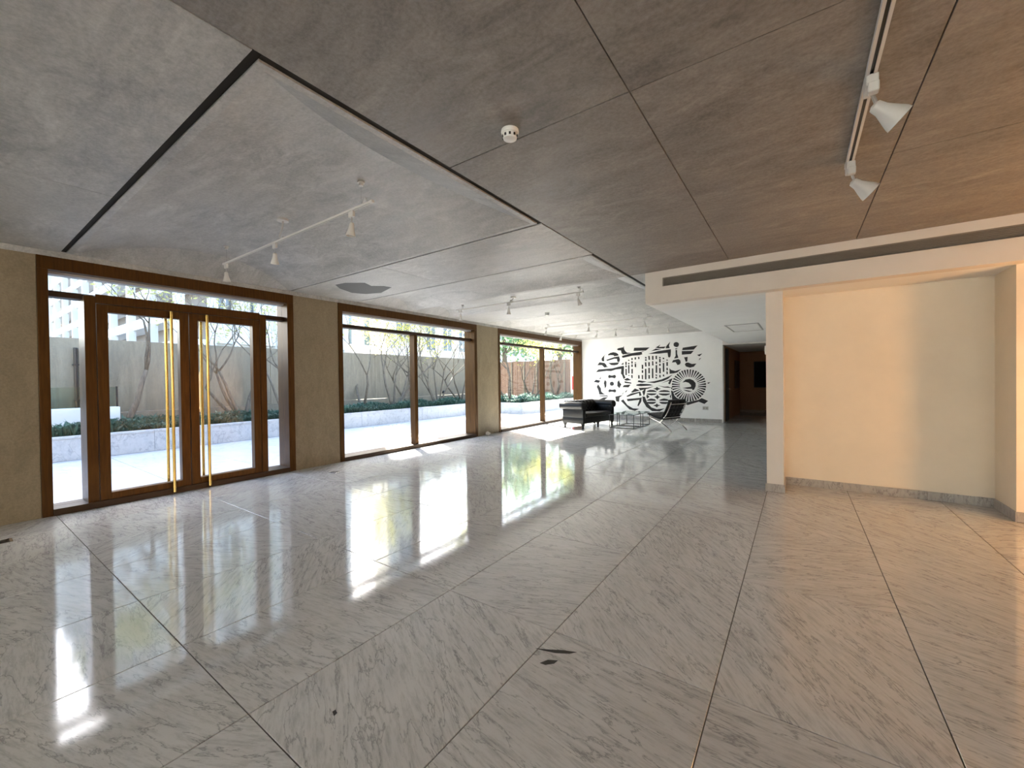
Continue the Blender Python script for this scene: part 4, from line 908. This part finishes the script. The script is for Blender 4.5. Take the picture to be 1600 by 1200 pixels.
# ---- trees
def tree(loc, seed, label, stems, height, lean=(0,0), leaves=350, leafmat='leaf_pale', spread=0.5, crown=(0.55, 1.0), r0=0.055):
    rnd = random.Random(seed); o = thing('garden_tree', label, 'tree', loc, group='small bare garden trees in the planters'); segs = []; tips = []
    def grow(mb, p, d, L, r, depth):
        n = 4; pts = [p]; rs = [r]
        for i in range(n):
            d = (d + Vector((rnd.uniform(-1,1), rnd.uniform(-1,1), rnd.uniform(-0.35,0.75)))*0.20).normalized(); p = p + d*L/n; pts.append(p); rs.append(r*(1-0.42*(i+1)/n))
        mb.tube(pts, rs, 6 if depth < 2 else 4, cap=True)
        tips.extend(pts[2:] if depth >= 2 else [])
        if depth < 5 and r > 0.003:
            for k in range(2 if depth < 1 else rnd.choice((2, 2, 3))):
                a = rnd.uniform(0, 6.28); s = Vector((math.cos(a), math.sin(a), rnd.uniform(-0.1, 0.5)))*rnd.uniform(0.45, 0.95)
                st_ = pts[-1] if k < 2 else pts[-2]
                grow(mb, st_, (d + s).normalized(), L*rnd.uniform(0.62, 0.82), max(0.0035, rs[-1]*rnd.uniform(0.74, 0.95)), depth+1)
    for k in range(stems):
        mb = MB(); a = 6.28*k/stems+rnd.uniform(-.4,.4)
        d = Vector((lean[0]+spread*math.cos(a)*0.5, lean[1]+spread*math.sin(a), 1.0)).normalized()
        grow(mb, Vector((0.05*math.cos(a), 0.05*math.sin(a), -0.05)), d, height*0.38*rnd.uniform(0.85,1.1), r0*rnd.uniform(0.8,1.1), 0)
        mb.build('trunk', X['bark'], o, smooth='all', local=True)
    zs = sorted(t_.z for t_ in tips); vs = []; fs = []
    for i in range(leaves):
        c = rnd.choice(tips) + Vector((rnd.gauss(0,.13), rnd.gauss(0,.13), rnd.gauss(0,.10)))
        if c.z < height*crown[0]*0.8: continue
        a = Vector((rnd.uniform(-1,1), rnd.uniform(-1,1), rnd.uniform(-.6,.6))).normalized()*rnd.uniform(.035,.065); b = a.orthogonal().normalized()*a.length*0.5; q = len(vs)
        vs += [c-a, c+b, c+a, c-b]; fs.append((q,q+1,q+2,q+3))
    f = MB().add(vs, fs).build('foliage', X[leafmat], o, local=True); f['kind'] = 'stuff'
    return o
Z0 = 0.42
tree((-12.75, 2.50, Z0), 11, 'leaning pale-barked tree beside the glass screen in the long planter', 1, 4.0, (0.0,0.42), 900, 'leaf_pale', 0.1, r0=0.07)
tree((-12.7, 5.0, Z0), 12, 'many-stemmed tree leaning towards the pilaster, seen through the door leaf', 4, 4.0, (0.0,-0.35), 600, 'leaf_pale', 0.5)
tree((-12.35, 5.95, Z0), 13, 'slender forked tree seen through the narrow sidelight', 2, 4.0, (0,0.1), 400, 'leaf_pale', 0.4, r0=0.045)
tree((-12.75, 8.9, Z0), 14, 'low forking tree in the long planter, first along the two-light window', 2, 3.9, (0,0.0), 650, 'leaf_yellow', 0.6)
tree((-12.3, 9.95, Z0), 15, 'V-shaped many-stemmed tree just left of the window mullion', 4, 4.0, (0,0.05), 750, 'leaf_yellow', 0.55, r0=0.06)
tree((-12.85, 11.1, Z0), 16, 'short-trunked tree behind the window mullion', 3, 3.9, (0,-0.1), 500, 'leaf_pale', 0.6)
tree((-12.4, 12.2, Z0), 17, 'upright fan of thin stems beside the garden light', 6, 3.9, (0,0), 600, 'leaf_pale', 0.55, r0=0.04)
tree((-12.7, 14.0, Z0), 18, 'leaning tree at the far end of the long planter', 3, 3.8, (0,-0.4), 450, 'leaf_pale', 0.4)
tree((-11.2, 15.6, Z0), 19, 'bare forked tree at the corner of the projecting planter', 3, 4.0, (0,0), 450, 'leaf_pale', 0.5)
tree((-11.5, 18.2, Z0), 20, 'bright yellow-leaved tree in the projecting planter', 3, 3.3, (0.2,0.1), 900, 'leaf_yellow', 0.55)
tree((-11.2, 20.3, Z0), 21, 'yellow-green tree closest to the wooden fence', 3, 3.5, (0,0), 700, 'leaf_yellow', 0.5)

def big_tree(loc, seed, label, height, rx, rz, n, leafmat):
    rnd = random.Random(seed); o = thing('street_tree', label, 'tree', loc, group='tall leafy trees beyond the yard wall'); mb = MB()
    mb.tube([(0,0,-0.02),(0.1,0.05,height*0.35),(0.0,0.15,height*0.62),(0.1,0.1,height*0.9)], [0.2,0.16,0.11,0.03], 10)
    cl = []
    for k in range(16):
        a = rnd.uniform(0,6.28); z = height*rnd.uniform(0.35,0.62); e = Vector((math.cos(a)*rx*rnd.uniform(.4,.9), math.sin(a)*rx*rnd.uniform(.4,.9), z+rz*rnd.uniform(.1,.8)))
        m0 = Vector((0.05,0.1,z)); mb.tube([m0, m0.lerp(e,.5)+Vector((0,0,.2)), e], [0.06,0.04,0.012], 6); cl.append(e)
    mb.build('trunk', X['bark'], o, smooth='all', local=True); vs = []; fs = []
    for i in range(n):
        c = rnd.choice(cl)+Vector((rnd.gauss(0,.55),rnd.gauss(0,.55),rnd.gauss(0,.45))); a = Vector((rnd.uniform(-1,1),rnd.uniform(-1,1),rnd.uniform(-.6,.6))).normalized()*rnd.uniform(.09,.16); b2 = a.orthogonal().normalized()*a.length*.55; q = len(vs)
        vs += [c-a, c+b2, c+a, c-b2]; fs.append((q,q+1,q+2,q+3))
    f = MB().add(vs, fs).build('foliage', X[leafmat], o, local=True); f['kind'] = 'stuff'
big_tree((-16.6, 22.6, 0), 31, 'tall leafy tree rising behind the wooden fence corner', 8.5, 2.2, 3.2, 3600, 'leaf_green')
big_tree((-14.6, 26.8, 0), 32, 'second tall leafy tree behind the brown fence', 8.0, 2.3, 3.0, 3600, 'leaf_green')
big_tree((-15.0, 17.9, 0), 33, 'tall sparse tree behind the end of the concrete yard wall', 10.5, 2.0, 3.2, 900, 'leaf_pale')
# ---- neighbouring buildings
def facade_windows(o, axis, plane, out, u0, u1, z0, z1, nu, nz, wu, wz, wallname='window'):
    fr = MB(); gl_ = MB(); t = 0.07; a, b = wu/2, wz/2
    for (p, q, r_, s_) in ((-a,a,-b,-b+t),(-a,a,b-t,b),(-a,-a+t,-b+t,b-t),(a-t,a,-b+t,b-t),(-t/2,t/2,-b+t,b-t)): fr.box(p, q, 0, 0.08, r_, s_)
    gl_.box(-a+t, a-t, 0.015, 0.035, -b+t, b-t)
    fm = fr.mesh('window', X['facade_white']); gm = gl_.mesh('pane', X['window_glass_far'])
    rot = {('x',1): R(-90), ('x',-1): R(90), ('y',1): 0.0, ('y',-1): R(180)}[(axis, out)]
    loc0 = o.location
    for i in range(nu):
        for j in range(nz):
            u = u0+(u1-u0)*(i+.5)/nu; z = z0+(z1-z0)*(j+.5)/nz
            P = (plane, u, z) if axis == 'x' else (u, plane, z)
            w = inst(fm, wallname, o, Vector(P)-loc0, (0,0,rot)); inst(gm, 'pane', w)
bA = thing('apartment_building', 'tall white building with long projecting balcony slabs behind the yard wall', 'building', (-31, 8, 0))
MB().box(-45, -17, 5.62, 10.8, -0.02, 16.5).build('wall', X['facade_white'], bA)
MB().box(-45, -17.0, 5.58, 5.62, 0.0, 16.4).build('recessed_front', X['facade_grey'], bA)
for k in range(12): MB().box(-45, -16.9, 4.9, 5.6, 2.6+1.12*k, 3.0+1.12*k, c=0.01).build('balcony_slab', X['facade_white'], bA)
for k in range(10): x = -17.4-2.9*k; MB().box(x, x+0.3, 4.75, 5.0, 0, 16.2).build('column', X['facade_white'], bA)
for k in range(8): MB().box(-17.0, -16.75, 5.6+0.74*k, 5.78+0.74*k, 0, 16.5).build('pier', X['facade_white'], bA)
for k in range(5): MB().box(-17.0, -16.85, 5.6, 10.8, 2.9+2.8*k, 3.5+2.8*k).build('spandrel', X['facade_white'], bA)
facade_windows(bA, 'x', -17.0, 1, 5.6, 10.8, 3.6, 14.8, 5, 4, 0.55, 1.9)
bS = thing('sun_cut_tower', 'slim white tower added between the neighbouring blocks to cut the sunlight', 'building', (-17.6, 14.2, 0))  # tower added to cut part of the sun band reaching the windows
MB().box(-18.2, -17.0, 13.15, 15.3, -0.02, 15.5).build('wall', X['facade_white'], bS)
facade_windows(bS, 'x', -17.0, 1, 13.15, 15.3, 3, 15, 1, 4, 1.0, 1.6)
br = MB().box(-18.0, -17.1, 10.81, 13.14, 13.1, 14.0).build('sun_cut_bridge', X['facade_white']); tag(br, 'bridge block added high between the white block and slim tower to trim the sunlight', 'bridge')  # bridge added above the view to trim the sun patch indoors
bL = thing('terrace_house', 'long low cream building with regular windows far behind the yard wall', 'building', (-28, 22, 0))
MB().box(-31, -26, 11.2, 44, -0.02, 7.4).build('wall', X['facade_cream'], bL)
for k in range(14): y = 11.4+2.05*k; MB().box(-26.0, -25.7, y, y+0.35, 0, 7.4).build('pier', X['facade_white'], bL)
for k in range(2): MB().box(-26.0, -25.75, 11.2, 44, 3.2+3.5*k, 3.7+3.5*k).build('spandrel', X['facade_white'], bL)
facade_windows(bL, 'x', -26.0, 1, 11.6, 40.1, 3.75, 6.6, 14, 1, 1.2, 2.2)
# ================================================================== LAMP added out of view, standing in for the warm source beside the niche
LX, LY = 3.0, 5.1
fl2 = thing('niche_fill_lamp', 'added tall floor lamp with a warm cylindrical shade, out of view, lighting the niche', 'lamp', (LX, LY, 0))
MB().cyl((LX,LY,0.001),(LX,LY,0.03),0.17,n=28).build('base', X['black_metal'], fl2)
MB().cyl((LX,LY,0.03),(LX,LY,0.50),0.012,n=10).build('pole', X['black_metal'], fl2)
MB().tube([(LX,LY,0.50),(LX,LY,1.85)], 0.15, 32).build('lamp_shade', emit('shade_glow', (1.0,0.50,0.18), 9.5), fl2, smooth=True)
